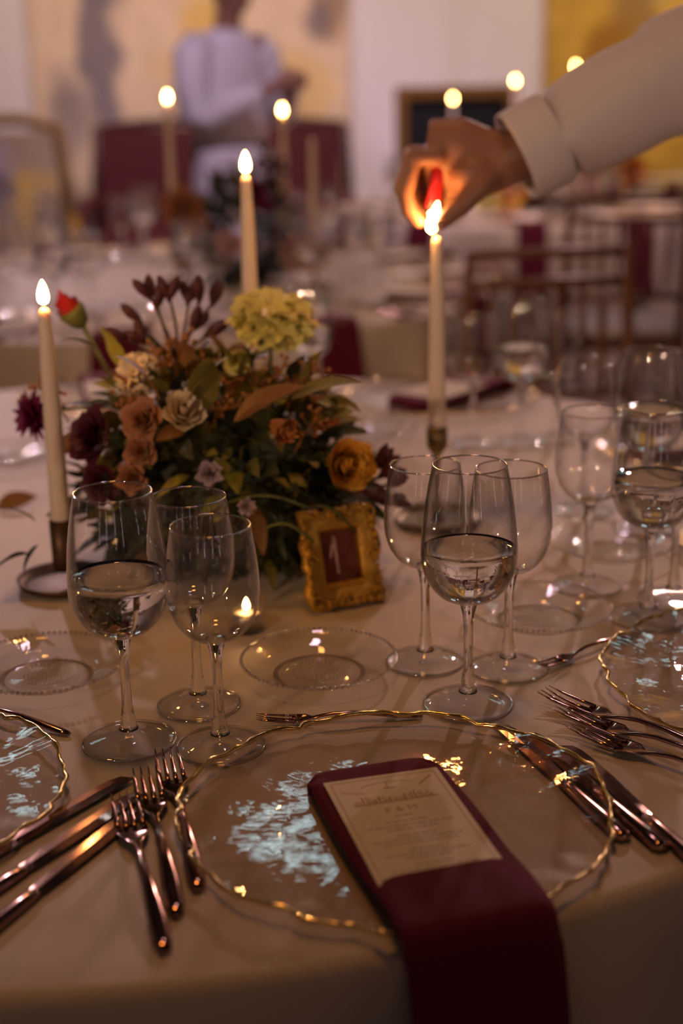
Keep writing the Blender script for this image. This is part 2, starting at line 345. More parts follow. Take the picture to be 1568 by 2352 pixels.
tapB = blobs('golden_tapestry', (0.62, 0.38, 0.06), [(-0.50, 1.62, .16, .20, (0.36, .22, .08), .9), (-0.62, 1.35, .2, .3, (0.36, .17, .02), .9), (-0.25, 1.50, .2, .10, (.86, .58, .10), .9), (-0.05, 1.62, .14, .22, (.90, .62, .12), .9), (0.16, 1.58, .10, .14, (0.28, .20, .07), .8), (-0.3, 1.75, .14, .12, (.55, .45, .22), .7), (0.32, 1.68, .12, .10, (.9, .6, .08), .8), (0.2, 1.2, .3, .2, OL, .7), (0.7, 1.5, .2, .3, OL, .7), (-0.3, 2.1, .3, .3, OL, .7)], nscale=2.2, warp=.3, grain=.55, gs=4.5)
def tapestry(name, label, x0, x1, z0, z1, m_):
    t = thing(name, label, 'tapestry', ((x0 + x1) / 2, WY - 0.03, 0))
    g = MB(); w = x1 - x0
    g.grid(lambda u, v: (-w / 2 + u * w, 0.008 * math.sin(u * 19) * (1 - v), z0 + v * (z1 - z0)), 40, 10); g.build('woven_cloth', m_, t, solid=0.008)
    g = MB(); g.tube([(-w / 2 - .08, -0.01, z1 + .01), (w / 2 + .08, -0.01, z1 + .01)], 0.018, 10); g.build('hanging_rod', M['darkwood'], t)
tapestry('tapestry', 'pale cream and yellow woven tapestry behind the man in white', -1.72, 0.10, 0.5, 3.4, tapA)
tapestry('tapestry', 'golden yellow woven tapestry on the wall right of the lit white pier', 1.20, 3.2, 0.5, 3.4, tapB)
t = thing('uplight', 'small black floor uplight washing the white pier in pink light', 'lamp', (0.62, 7.9, 0))
b = MB(); b.lathe([(0, 0), (.07, 0), (.07, .015), (.02, .03), (.02, .05)], 16); b.build('base', M['black'], t)
b = MB(); b.lathe([(0, .05), (.05, .05), (.055, .10), (.05, .105), (.045, .07), (0, .065)], 16); b.build('lamp_head', M['black'], t)

# ------------------------------------------------------------------ table cloths
def tablecloth(label, c, rad, seed, nf=22):
    rnd = random.Random(seed); ph_ = [rnd.uniform(0, 6.28) for _ in range(4)]
    prof = [(0.0, TZ)]
    for r in (0.2, 0.4, 0.6, 0.75, 0.85, 0.91): prof.append((r * rad / 0.95, TZ))
    for a in (0, 20, 40, 60, 80): prof.append((rad - 0.012 + 0.012 * math.sin(R(a)), TZ - 0.012 + 0.012 * math.cos(R(a))))
    for z in (0.70, 0.64, 0.56, 0.46, 0.34, 0.2, 0.08, 0.004): prof.append((rad + 0.004 + 0.07 * (1 - z / 0.75), z))
    def rf(a, j):
        z = prof[j][1]
        if z > TZ - 0.013: return 1.0
        d = (TZ - z) / TZ
        return 1 + 0.055 * d ** 0.9 * (math.sin(nf * a + ph_[0] + 0.8 * math.sin(3 * a + ph_[1])) + 0.45 * math.sin((nf * 1.0 + 9) * a + ph_[2]))
    b = MB(); b.lathe(prof, 200, (0, 0, 0), rf=rf)
    o = b.build('tablecloth', M['cloth'], loc=(c[0], c[1], 0)); return tag(o, label, 'tablecloth')
T1 = Vector((-0.241, 1.707)); T2 = Vector((-0.48, 4.0)); T3 = Vector((0.72, 6.1)); T4 = Vector((2.3, 7.33))
tablecloth('champagne satin cloth over the nearest round table under the gold-rimmed plates', T1, 0.955, 1)
tablecloth('champagne cloth over the second round table with the three background candles', T2, 0.95, 2)
tablecloth('pink-lit cloth over the third round table under the lighter hand', T3, 0.80, 3)
tablecloth('pale cloth on the far round table behind the brown spindle chair', T4, 0.80, 4)

# ------------------------------------------------------------------ wine glasses
def glass_mesh(H, rim, mx, zmx, zb, stem, foot, nseg=48):
    bowl = []
    zs = [(zb, 0.0085)]
    for i in range(1, 9):
        a = i / 9 * PI / 2; zs.append((zb + (zmx - zb) * (1 - math.cos(a)) ** 0.92, 0.0085 + (mx - 0.0085) * math.sin(a) ** 0.85))
    for i in range(0, 9):
        t = i / 8; zs.append((zmx + (H - zmx) * t, mx + (rim - mx) * (t ** 1.9 * 0.82 + t * 0.18)))
    outer = [(r, z) for z, r in zs]; th_ = 0.0009
    inner = [(max(r - (0.0035 if i < 3 else th_), 0.0), z + (0.0035 if i == 0 else 0.0012 if i < 3 else 0)) for i, (r, z) in enumerate(outer)]
    prof = outer + [(rim - th_ * .2, H + 0.0006), (rim - th_ * .8, H + 0.0006)] + list(reversed(inner)) + [(0, zb + 0.0032)]
    b = MB(); b.lathe(prof, nseg); bm_ = b.mesh('bowl', M['bowl'])
    st = [(0.0, zb + 0.003), (0.0045, zb + 0.0028), (0.0086, zb + 0.0005), (0.0075, zb - 0.004), (0.0055, zb - 0.012), (stem, zb - 0.024), (stem * .95, zb * .55), (stem * 1.05, 0.034), (stem * 1.35, 0.026), (stem * 1.5, 0.0215), (stem * 1.35, 0.0195), (stem * 2.0, 0.0125), (0.0, 0.0105)]
    b = MB(); b.lathe(list(reversed(st)), 24); sm = b.mesh('stem', M['stem'])
    ft = [(0, 0.0008), (foot * .6, 0.0006), (foot * .97, 0.0), (foot, 0.0012), (foot * .985, 0.0024), (foot * .8, 0.0036), (foot * .5, 0.0066), (foot * .3, 0.0096), (stem * 2.0, 0.0128), (0, 0.0128)]
    b = MB(); b.lathe(ft, nseg); fm = b.mesh('foot', M['foot'])
    return bm_, sm, fm, inner
GT = {'water': glass_mesh(0.222, 0.032, 0.0423, 0.143, 0.099, 0.0043, 0.0398), 'wine': glass_mesh(0.196, 0.0328, 0.0388, 0.142, 0.0985, 0.0043, 0.0375)}
EDGE = {}
for k_, r_ in (('water', .0398), ('wine', .0375)):
    b = MB(); b.lathe([(r_ - .0004 + .0011 * math.cos(2 * PI * i / 7), .0013 + .0011 * math.sin(2 * PI * i / 7)) for i in range(7)], 56, close=True); EDGE[k_] = b.mesh('rim', M['rimg'])
RIM = {}
for k_, (h_, r_) in (('water', (0.222, 0.032)), ('wine', (0.196, 0.0328))):
    b = MB(); b.lathe([(r_ - .0005 + .00085 * math.cos(2 * PI * i / 7), h_ + .0003 + .00085 * math.sin(2 * PI * i / 7)) for i in range(7)], 56, close=True); RIM[k_] = b.mesh('rim', M['rimg'])
def water_mesh(inner, level):
    pr = [(r - 0.0003, z + 0.0002) for r, z in inner if z < level]
    # radius of the wall at the water line
    for (r1, z1), (r2, z2) in zip(inner, inner[1:]):
        if z1 <= level <= z2: rl = r1 + (r2 - r1) * (level - z1) / max(1e-6, z2 - z1) - 0.0003
    pr = [(0, pr[0][1])] + pr + [(rl, level + 0.0008), (rl - 0.0012, level), (rl * .6, level), (0, level)]
    b = MB(); b.lathe(pr, 48); return b.mesh('water', M['water'])
WM = {}
def wine_glass(kind, label, x, y, level=None, group=None, rz=0):
    bm_, sm, fm, inner = GT[kind]
    t = thing('water_goblet' if kind == 'water' else 'wine_glass', label, 'glass', (x, y, TZ), rz, group)
    bo = link('bowl', bm_, t); link('rim', RIM[kind], bo); link('stem', sm, t); fo_ = link('foot', fm, t); link('rim', EDGE[kind], fo_)
    if level:
        if level not in WM: WM[level] = water_mesh(inner, level)
        link('water', WM[level], t)
    return t
wine_glass('water', 'tall goblet half full of water, tallest of the trio left of the place setting', -0.185, 1.107, 0.150)
wine_glass('wine', 'empty wine glass behind the water goblet, hindmost of the left trio', -0.132, 1.178)
wine_glass('wine', 'empty wine glass in front of the tealight, nearest the forks', -0.106, 1.094)
wine_glass('water', 'tall water goblet in front of two empty glasses above the centre plate', 0.110, 1.170, 0.147)
wine_glass('wine', 'empty wine glass just right of the gilt number frame', 0.078, 1.268)
wine_glass('wine', 'empty wine glass behind and right of the centre water goblet', 0.155, 1.248)
wine_glass('wine', 'empty sparkling wine glass behind the right-hand clear side plate', 0.268, 1.470)
wine_glass('water', 'goblet of water standing behind the right-hand charger, cut by the picture edge', 0.3135, 1.372, 0.150)
wine_glass('wine', 'empty wine glass at the right picture edge beside the water goblet', 0.352, 1.425)
wine_glass('wine', 'blurred empty wine glass beyond the sparkling one, right of the table', 0.311, 1.751)
wine_glass('water', 'blurred goblet at the right edge behind the row of glasses', 0.375, 1.673, 0.150)
wine_glass('water', 'blurred half-full goblet right of the candle being lit', 0.275, 2.105, 0.150)
wine_glass('wine', 'blurred empty wine glass between the candle being lit and a goblet', 0.201, 2.105)
wine_glass('water', 'half-hidden goblet of water behind the yellow-green bloom', -0.051, 2.308, 0.150)
wine_glass('wine', 'blurred wine glass farthest back at the right of the nearest table', 0.330, 2.12)

# ------------------------------------------------------------------ chargers, side plates
def charger_parts():
    rnd = random.Random(5); n = 180; es = []
    ph_ = [rnd.uniform(0, 6.28) for _ in range(8)]
    notch = [(rnd.uniform(0, 6.28), rnd.uniform(.002, .0045), rnd.choice((-1, 1))) for _ in range(9)]
    for i in range(n):
        a = 2 * PI * i / n
        q = 0.164 + 0.0018 * math.sin(3 * a + ph_[0]) + 0.0016 * math.sin(7 * a + ph_[1]) + 0.0009 * math.sin(19 * a + ph_[2]) + 0.0006 * math.sin(41 * a + ph_[3])
        z = 0.0135 + 0.0016 * math.sin(5 * a + ph_[4]) + 0.0011 * math.sin(13 * a + ph_[5]) + 0.0006 * math.sin(29 * a + ph_[6])
        for (na, d, sg) in notch:
            e = (a - na + PI) % (2 * PI) - PI; q += sg * d * math.exp(-(e / 0.035) ** 2); z += sg * d * .35 * math.exp(-(e / 0.03) ** 2)
        es.append((q, z))
    prof = [(0.0, .004), (0.3, .004), (0.55, .0042), (0.70, .0055), (0.80, .0075), (0.88, .0100), (0.95, .0122), (1.0, .0135)]
    def surf(off):
        vs = [(0, 0, prof[0][1] + off)]; fs = []
        for k, (f, z) in enumerate(prof[1:]):
            for i in range(n):
                a = 2 * PI * i / n; q, ez = es[i]; w = max(0, (f - .55) / .45) ** 2
                vs.append((q * f * math.cos(a), q * f * math.sin(a), z + w * (ez - .0135) + off + 0.0006 * w * math.sin(23 * a + 9 * f)))
        for i in range(n): fs.append((0, 1 + i, 1 + (i + 1) % n))
        for k in range(len(prof) - 2):
            for i in range(n): fs.append((1 + k * n + i, 1 + (k + 1) * n + i, 1 + (k + 1) * n + (i + 1) % n, 1 + k * n + (i + 1) % n))
        return vs, fs
    b = MB(); b.add(*surf(0.0)); vs, fs = surf(-0.0035); b.add(vs, [tuple(reversed(q)) for q in fs]); g = b.mesh('glass_dish', M['charger'])
    b = MB(); pts = [(q * math.cos(2 * PI * i / n), q * math.sin(2 * PI * i / n), z - 0.0015) for i, (q, z) in enumerate(es)]
    b.tube(pts, [0.0017 + 0.0006 * math.sin(i * 1.7) * math.sin(i * .37) for i in range(n)], 7, ring=True, flat=1.25)
    return g, b.mesh('gold_rim', M['gold'])
CH_G, CH_R = charger_parts()
def charger(label, x, y, rz=0, group=None):
    t = thing('charger_plate', label, 'plate', (x, y, TZ), rz, group); link('glass_dish', CH_G, t); link('gold_rim', CH_R, t); return t
def side_parts():
    b = MB(); P = [(0, .0030), (.024, .0030), (.0275, .0030), (.0285, .0045), (.030, .0045), (.031, .0032), (.037, .0034), (.039, .0052), (.041, .0058), (.043, .0055), (.050, .0075), (.060, .0118), (.068, .0155), (.0725, .0168), (.0735, .0160), (.0735, .0140), (.067, .0118), (.055, .0060), (.046, .0022), (.044, .0), (.039, .0), (.037, .0012), (0, .0012)]
    b.lathe(P, 96); d = b.mesh('glass_dish', M['pressed'])
    b = MB()
    for i in range(84):
        a = 2 * PI * i / 84; b.ball((.0735 * math.cos(a), .0735 * math.sin(a), .0158), .0021, 6, 4)
    for k, (r, n) in enumerate(((.0095, 14), (.0135, 20), (.0175, 26), (.0215, 32), (.025, 38))):
        for i in range(n):
            a = 2 * PI * (i + .5 * k) / n; b.ball((r * math.cos(a), r * math.sin(a), .0031), .0009, 5, 3, s=(1, 1, .6))
    return d, b.mesh('beaded_edge', M['bead'])
SP_D, SP_B = side_parts()
def side_plate(label, x, y, rz=0, group=None):
    t = thing('side_plate', label, 'plate', (x, y, TZ), rz, group); link('glass_dish', SP_D, t); o = link('beaded_edge', SP_B, t); o['kind'] = 'stuff'; return t
charger('rippled clear glass charger with wavy gold rim under the menu card', 0.036, 0.965, R(200))
charger('gold-rimmed glass charger cut off by the left picture edge beside the knives', -0.388, 1.000, R(75))
charger('gold-rimmed glass charger behind the three forks at the right edge', 0.402, 1.205, R(140))
charger('blurred glass charger beyond the candle being lit, under a dark napkin', 0.175, 2.42, R(20))
charger('blurred glass charger at the far right of the nearest table', 0.545, 2.03, R(40))
charger('blurred glass charger behind the flowers at the far side of the nearest table', -0.40, 2.47, R(10))
charger('blurred glass charger at the right edge behind the wine glasses', 0.56, 1.56, R(300))
side_plate('clear beaded side plate between the two glass trios above the dessert fork', -0.024, 1.247)
side_plate('clear beaded side plate at the left edge beside the water goblet', -0.283, 1.249)
side_plate('clear beaded side plate behind the empty glass, left of the right-hand charger', 0.202, 1.372)
side_plate('clear beaded side plate behind the sparkling wine glass at right', 0.315, 1.585)
side_plate('blurred clear side plate left of the tall candle at the table edge', -0.490, 2.06)
side_plate('blurred clear side plate between the amber rose and the candle being lit', 0.045, 2.17)

# ------------------------------------------------------------------ cutlery  (origin at the handle end, +Y to the tip)
def fork_mesh(L=0.208):
    b = MB(); s = L / 0.208
    hp = [(0, .0028, .0040, .0018), (.012, .0036, .0066, .0024), (.035, .0058, .0070, .0026), (.06, .0088, .0052, .0024), (.085, .0112, .0036, .0021), (.11, .0112, .0028, .0020), (.128, .0085, .0028, .0019), (.138, .0062, .0050, .0014), (.146, .0046, .0098, .0011), (.154, .0036, .0120, .0010), (.163, .0034, .0122, .0010)]
    vs = []; fs = []; n = 10
    for (y, z, w, h) in hp:
        for j in range(n):
            a = 2 * PI * j / n; c = abs(math.cos(a)) ** .8 * (1 if math.cos(a) > 0 else -1)
            dish = 0.003 * (c * c) * (1 if y > .14 else 0)
            vs.append((w * c * s, y * s, (z + h * math.sin(a) + dish) * s))
    for i in range(len(hp) - 1):
        for j in range(n): fs.append((i * n + j, i * n + (j + 1) % n, (i + 1) * n + (j + 1) % n, (i + 1) * n + j))
    fs += [tuple(reversed(range(n))), tuple(range((len(hp) - 1) * n, len(hp) * n))]
    b.add(vs, fs)
    for q in (-1.5, -.5, .5, 1.5):
        x = q * .0063
        dz = 0.003 * (q / 1.5) ** 2 * .8
        b.tube([(x * s, .160 * s, (.0036 + dz) * s), (x * 1.0 * s, .176 * s, (.0044 + dz) * s), (x * .98 * s, .193 * s, (.0072 + dz * .6) * s), (x * .95 * s, .208 * s, (.0115) * s)], [.0021 * s, .0019 * s, .0014 * s, .0005 * s], 6, flat=.75)
    return b.mesh('fork', M['copper'])
def knife_meshes(L=0.235):
    hl = L * .46; b = MB()
    pts = [(0, 0, .0045), (0, .004, .0045), (0, hl * .3, .0048), (0, hl * .8, .0044), (0, hl * .97, .0042), (0, hl, .0042)]
    b.tube(pts, [.004, .0072, .0074, .0058, .0052, .0040], 10, flat=.62); h = b.mesh('handle', M['copper'])
    b = MB(); ys = [0, .06, .2, .5, .75, .88, .96, 1.0]
    up = [.0040, .0048, .0068, .0084, .0086, .0076, .0050, -.0066]; lo = [-.0040, -.0052, -.0060, -.0062, -.0062, -.0062, -.0064, -.0070]
    vs = []; fs = []; bl = L - hl + .004; th_ = [.0022, .0016, .0012, .0012, .0011, .0009, .0007, .0004]
    for y, u, l, t in zip(ys, up, lo, th_):
        Y = hl - .002 + y * bl
        vs += [(l, Y, .0042), ((l + u) / 2, Y, .0042 + t), (u, Y, .0042 + t * .9), (u, Y, .0042 - t * .9), ((l + u) / 2, Y, .0042 - t)]
    for i in range(len(ys) - 1):
        for j in range(5): fs.append((i * 5 + j, i * 5 + (j + 1) % 5, i * 5 + 5 + (j + 1) % 5, i * 5 + 5 + j))
    fs += [(4, 3, 2, 1, 0), tuple(range(5 * len(ys) - 5, 5 * len(ys)))]
    b.add(vs, fs); return h, b.mesh('blade', M['copper'], smooth=False)
FK, FKS = fork_mesh(), fork_mesh(0.146)
KH, KB = knife_meshes(); KH2, KB2 = knife_meshes(0.205)
def fork(label, tip, end, small=False, z=TZ, group=None, L=None):
    d = Vector(tip) - Vector(end); a = math.atan2(d.y, d.x) - PI / 2
    ln = 0.146 if small else 0.208; e = Vector(tip) - d.normalized() * ln
    o = link('dessert_fork' if small else 'fork', FKS if small else FK, None, (e.x, e.y, z + .0005), (0, 0, a)); return tag(o, label, 'fork', group)
def knife(label, tip, ang, z=TZ, short=False, flip=False, group=None):
    L = 0.205 if short else 0.235
    d = Vector((math.cos(R(ang)), math.sin(R(ang)))); e = Vector(tip[:2]) - d * L
    t = thing('knife', label, 'knife', (e.x, e.y, z), R(ang) - PI / 2, group)
    for nm, me in (('handle', KH2 if short else KH), ('blade', KB2 if short else KB)):
        o = link(nm, me, t)
        if flip: o.scale = (-1, 1, 1)
    return t
fork('rose gold fork partly under the centre charger, first left of the plate', (-0.149, 1.069), (-0.104, 0.868))
fork('rose gold fork in the middle of the three left of the plate', (-0.163, 1.037), (-0.115, 0.834))
fork('rose gold fork nearest the table edge, its tines over the knives', (-0.174, 0.994), (-0.120, 0.798))
fork('small rose gold dessert fork between the charger and the beaded side plate', (-0.078, 1.134), (0.064, 1.142), True)
fork('rose gold fork nearest the gold rim of the right-hand charger', (0.178, 1.173), (0.310, 1.048))
fork('rose gold fork between the two others left of the right-hand charger', (0.186, 1.139), (0.322, 1.012))
fork('rose gold fork nearest the centre knives, left of the right-hand charger', (0.192, 1.103), (0.328, 0.976))
fork('small rose gold dessert fork reaching under the right-hand charger rim', (0.180, 1.235), (0.279, 1.313), True)
fork('small dessert fork at the left edge, only its rounded handle in view', (-0.365, 1.192), (-0.240, 1.120), True)
knife('rose gold knife mostly under the rim of the centre charger', (0.134, 1.116), 109.6, short=True)
knife('rose gold knife half under the charger, middle of the right three', (0.156, 1.100), 110.3, short=True)
knife('longest rose gold knife, outermost right of the centre charger', (0.183, 1.075), 109.0)
knife('rose gold knife nearest the left-edge charger', (-0.176, 1.034), 54.5, flip=True)
knife('rose gold knife between two others at the left edge', (-0.164, 1.006), 58.5, flip=True)
knife('rose gold knife nearest the table edge under the fork tines', (-0.160, 0.980), 63.5, flip=True)

# ------------------------------------------------------------------ napkins and menu cards
def napkin_mesh(w=0.107, run_in=0.07, over=0.98, seed=1, rise=0.0065):
    # local: +Y inwards, origin at charger centre, table edge at y = -0.157 or so
    edge = -over; b = MB(); path = []
    y0 = run_in
    path.append((y0, rise - .003)); path.append((y0 + .003, rise + .004)); path.append((y0 - .004, rise + .0085))
    for y in (y0 - .02, 0.03, -0.02, -0.07, -0.11, edge + 0.012): path.append((y, rise + .0085 + (0.004 if y < -.1 else 0)))
    path += [(edge + .002, rise + .010), (edge - .006, .002), (edge - .010, -.012), (edge - .021, -.05), (edge - .033, -.12), (edge - .049, -.2), (edge - .066, -.27)]
    P = [Vector((0, y, z)) for y, z in path]; nu = 12
    def fn(u, v):
        i = min(int(v * (len(P) - 1)), len(P) - 2); f = v * (len(P) - 1) - i; p = P[i].lerp(P[i + 1], f)
        s = u * 2 - 1; rc = 0.0
        if p.y > y0 - .016: rc = (p.y - (y0 - .016)) / .02
        ww = w / 2 * (1 - .05 * min(1, max(0, rc)) * (abs(s) ** 3)) * (1 + 0.02 * math.sin(p.y * 30 + seed))
        q = 0.0025 * math.sin(p.z * 40 + seed) if p.z < 0 else 0
        dy = -0.010 * max(0, abs(s) - .75) ** 2 / .0625 if rc > 0.2 else 0
        return (s * ww + 0.5 * q, p.y + dy + (0.006 * math.sin(s * 4 + seed) * (-p.z / .2) if p.z < 0 else 0), p.z - (0.0015 * s ** 8))
    b.grid(fn, nu, 44)
    me = b.mesh('napkin', M['napkin']); return me
NAP = napkin_mesh(over=0.158)
def napkin(label, x, y, ang, group=None, me=NAP):
    o = link('napkin', me, None, (x, y, TZ), (0, 0, R(ang) + PI / 2), solid=0.006); return tag(o, label, 'napkin', group)
def text_mesh(s, size):
    cu = bpy.data.curves.new('txt', 'FONT'); cu.body = s; cu.size = size; cu.align_x = 'CENTER'; cu.extrude = 0.0001
    o = bpy.data.objects.new('txt', cu); COL.objects.link(o); dg = bpy.context.evaluated_depsgraph_get()
    me = bpy.data.meshes.new_from_object(o.evaluated_get(dg)); bpy.data.objects.remove(o); return me
def card_meshes():
    w, h, t = 0.092, 0.172, 0.0006
    b = MB(); b.box((0, 0, 0), (w, h, t)); card = b.mesh('card', M['card'], False)
    z = t / 2 + .0001; b = MB()
    def ln(p, q, wd=.0007):
        p, q = Vector((*p, z)), Vector((*q, z)); d = (q - p).normalized(); n = Vector((-d.y, d.x, 0)) * wd / 2
        b.add([p + n, p - n, q - n, q + n], [(0, 1, 2, 3)])
    e = .0045; X, Y = w / 2 - e, h / 2 - e
    for p, q in (((-X, -Y), (X, -Y)), ((X, -Y), (X, Y)), ((X, Y), (-X, Y)), ((-X, Y), (-X, -Y))): ln(p, q)
    # line drawing: a domed skyline under an arc, with two crossed sprigs
    arc = [(.024 * math.sin(a), .064 + .010 * math.cos(a)) for a in [x * .13 - 1.04 for x in range(17)]]
    for p, q in zip(arc, arc[1:]): ln(p, q)
    ln((-.037, .066), (-.020, .060), .0011); ln((.037, .075), (.024, .063), .0014); ln((0, .074), (0, .064)); ln((-.004, .064), (.005, .064), .0018)
    rnd = random.Random(4); x = -.031
    while x < .031:
        hh = rnd.uniform(.005, .013); wd = rnd.uniform(.0014, .003)
        ln((x, .0435), (x, .0435 + hh * (1.0 - .5 * abs(abs(x) - .02) / .02)), wd * .6); x += wd + .0004
    ln((-.033, .0425), (.033, .0435), .0016)
    br = b.mesh('crest_drawing', M['ink_brown'], False)
    b = MB(); rnd = random.Random(8)
    y = .021
    for k, (wd, gap) in enumerate(((.016, .008), (.034, .006), (.066, .0055), (.040, .009), (.030, .0055), (.070, .0055), (.058, .009), (.026, .0055), (.064, .0055), (.036, .009), (.030, .0055), (.066, .0055), (.05, .009), (.044, .005))):
        x = -wd / 2
        while x < wd / 2 - .002:
            l = rnd.uniform(.003, .008); l = min(l, wd / 2 - x); ln((x, y), (x + l, y), .0014); x += l + .0013
        y -= gap
    gr = b.mesh('menu_lines', M['ink_grey'], False)
    tx = text_mesh('F & M', 0.0105); tx.materials.clear(); tx.materials.append(M['ink_brown'])
    return card, br, gr, tx
CARD = card_meshes()
def menu_card(label, x, y, ang, z, group=None, full=True):
    t = thing('menu_card', label, 'menu', (x, y, z), R(ang) + PI / 2, group)
    link('card', CARD[0], t)
    if full:
        link('crest_drawing', CARD[1], t); link('menu_lines', CARD[2], t); link('initials', CARD[3], t, (0, .027, .0003))
    return t
napkin('folded wine-red velvet napkin under the sharp menu card, hanging over the table edge', 0.041, 0.945, -73.5, me=napkin_mesh(over=0.153, run_in=0.083, seed=2))
menu_card('cream menu card lettered F & M on the nearest wine-red napkin', 0.048, 0.9165, -75.4, TZ + 0.0192)
napkin('wine-red napkin on the right-hand charger, cut by the picture edge', 0.402, 1.205, -41.6)
menu_card('cream menu card on the napkin at the right edge', 0.410, 1.198, -41.6, TZ + 0.0192)
napkin('dark napkin on the charger left of the table, outside the sharp setting', -0.388, 1.000, -101)
menu_card('cream menu card on the left-edge charger', -0.391, 0.985, -101, TZ + 0.0192)
napkin('blurred dark napkin beyond the candle being lit, pointing away', 0.165, 2.405, 50)
menu_card('blurred pale menu card on the napkin beyond the candle', 0.190, 2.435, 50, TZ + 0.0192)
napkin('blurred dark napkin behind the right-hand water goblet', 0.505, 2.035, 10)
menu_card('blurred pale menu card behind the right-hand water goblet', 0.535, 2.04, 10, TZ + 0.0192)
napkin('blurred wine-red napkin at the far side behind the flowers', -0.40, 2.47, 102)
menu_card('blurred pale menu card behind the flowers', -0.405, 2.49, 102, TZ + 0.0192)

# ------------------------------------------------------------------ candles and holders
def flame_mesh(h=0.026, r=0.0058, lean=(0, 0)):
    b = MB(); P = []
    for i in range(11):
        t = i / 10; P.append((r * (math.sin(PI * min(1, t ** .62)) ** .75 if 0 < t < 1 else 0), h * t))
    b.lathe(P, 16); b.v = [(x + lean[0] * (z / h) ** 1.4, y + lean[1] * (z / h) ** 1.4, z) for x, y, z in b.v]
    return b.mesh('flame', M['flame'])
FL, FLL = flame_mesh(), flame_mesh(0.037, 0.0068, (0.008, 0.004))
def taper(label, x, y, z0, z1, lit=True, flame=FL, d0=.0218, d1=.0132, energy=0.14, group=None, off=(0, 0)):
    t = thing('taper_candle', label, 'candle', (x, y, z0), 0, group); h = z1 - z0
    b = MB(); b.lathe([(0, 0), (d0 / 2, 0), (d0 / 2, .004), (d0 * .45 + d1 * .05, h * .35), (d0 * .25 + d1 * .25, h * .75), (d1 / 2, h - .008), (d1 * .46, h - .003), (d1 * .2, h + .001), (0, h)], 20); b.build('wax_body', M['wax'], t)
    b = MB(); b.tube([(0, 0, h - .002), (off[0] * .4, off[1] * .4, h + .005), (off[0] * .7, off[1] * .7, h + .009)], .0008, 5); b.build('wick', M['wick'], t)
    if lit:
        o = link('flame', flame, t, (off[0], off[1], h + .0045))
        l = bpy.data.lights.new('candle_light', 'POINT'); l.energy = energy; l.color = (1.0, 0.36, 0.085); l.shadow_soft_size = 0.006
        q = bpy.data.objects.new('candle_light', l); COL.objects.link(q); q.parent = o; q.location = (0, 0, .014)
    return t
def holder(label, x, y, ht, cup_h=0.045, plate=.054, m_=None, group=None):
    m_ = m_ or M['bronze']; t = thing('candle_holder', label, 'candle holder', (x, y, TZ), 0, group)
    b = MB(); b.lathe([(0, 0), (plate * .8, 0), (plate * .95, .004), (plate, .011), (plate * .975, .0115), (plate * .9, .006), (plate * .75, .0035), (.012, .004), (0, .004)], 40); b.build('base_plate', m_, t)
    b = MB()
    if ht - cup_h > .02:
        b.lathe([(.011, .004), (.008, .008), (.0042, .014), (.0038, (ht - cup_h) * .5), (.0042, ht - cup_h - .01), (.009, ht - cup_h), (0, ht - cup_h)], 16); b.build('stem', m_, t)
    z = ht - cup_h
    b.__init__(); b.lathe([(0, z), (.0105, z), (.0128, z + .005), (.0132, ht), (.0115, ht), (.0112, z + .016), (0, z + .015)], 24); b.build('cup', m_, t)
holder('low bronze candle holder with a saucer base behind the left water goblet', -0.311, 1.506, 0.078, 0.060)
taper('lit ivory taper candle standing left of the flowers', -0.311, 1.506, TZ + .062, TZ + 0.311)
holder('slender brass candle holder under the candle being lit', 0.120, 1.713, 0.125, 0.030, .056, M['brass'])
taper('ivory taper candle being lit by the hand', 0.120, 1.713, TZ + .111, TZ + 0.356, flame=FLL, off=(-.007, -.003), energy=.34)
holder('tall bronze candle holder hidden behind the flowers', -0.110, 1.80, 0.185, 0.035)
taper('lit ivory taper candle rising behind the yellow-green bloom', -0.110, 1.80, TZ + .167, TZ + 0.425)
# second and third tables
holder('blurred candle holder left on the second table', -0.443, 3.95, 0.16, .03); taper('blurred lit candle left of the man on the second table', -0.443, 3.95, TZ + .147, 1.232, energy=.3)
holder('blurred candle holder in the middle of the second table', -0.148, 4.25, 0.15, .03); taper('blurred lit candle in front of the man on the second table', -0.148, 4.25, TZ + .137, 1.187, energy=.3)
holder('blurred brass candle holder right on the second table', -0.058, 3.85, 0.125, .03, .05, M['brass']); taper('blurred unlit candle right of the second centrepiece', -0.058, 3.85, TZ + .112, 1.138, lit=False)
for i, (x, y, z, lb) in enumerate(((.52, 6.45, 1.176, 'left'), (.79, 6.45, 1.245, 'middle'), (1.052, 6.45, 1.300, 'right'))):
    holder('far blurred candle holder, %s of three on the third table' % lb, x, y, z - TZ - .25, .03)
    taper('far blurred lit candle, %s of three on the third table' % lb, x, y, z - .263, z, energy=.3)
def votive(label, lab2, x, y):
    t = thing('votive_cup', label, 'candle cup', (x, y, TZ))
    b = MB(); b.lathe([(0, 0), (.0195, 0), (.0205, .003), (.0205, .042), (.0185, .042), (.0183, .006), (0, .005)], 32); b.build('glass_cup', M['cup'], t)
    t = thing('tealight', lab2, 'candle', (x, y, TZ + .0062))
    b = MB(); b.lathe([(0, 0), (.0172, 0), (.0174, .014), (.0168, .014), (.0166, .001), (0, .001)], 24); b.build('tin', M['tin'], t)
    b = MB(); b.lathe([(0, .0015), (.0164, .0015), (.0164, .012), (0, .0115)], 24); b.build('wax_body', M['wax'], t)
    b = MB(); b.tube([(0, 0, .011), (0, 0, .017)], .0007, 5); b.build('wick', M['wick'], t)
    o = link('flame', FLV, t, (0, 0, .0145))
    l = bpy.data.lights.new('tealight_light', 'POINT'); l.energy = .05; l.color = (1.0, .5, .18); l.shadow_soft_size = .004
    q = bpy.data.objects.new('tealight_light', l); COL.objects.link(q); q.parent = o; q.location = (0, 0, .008)
FLV = flame_mesh(.014, .0036)
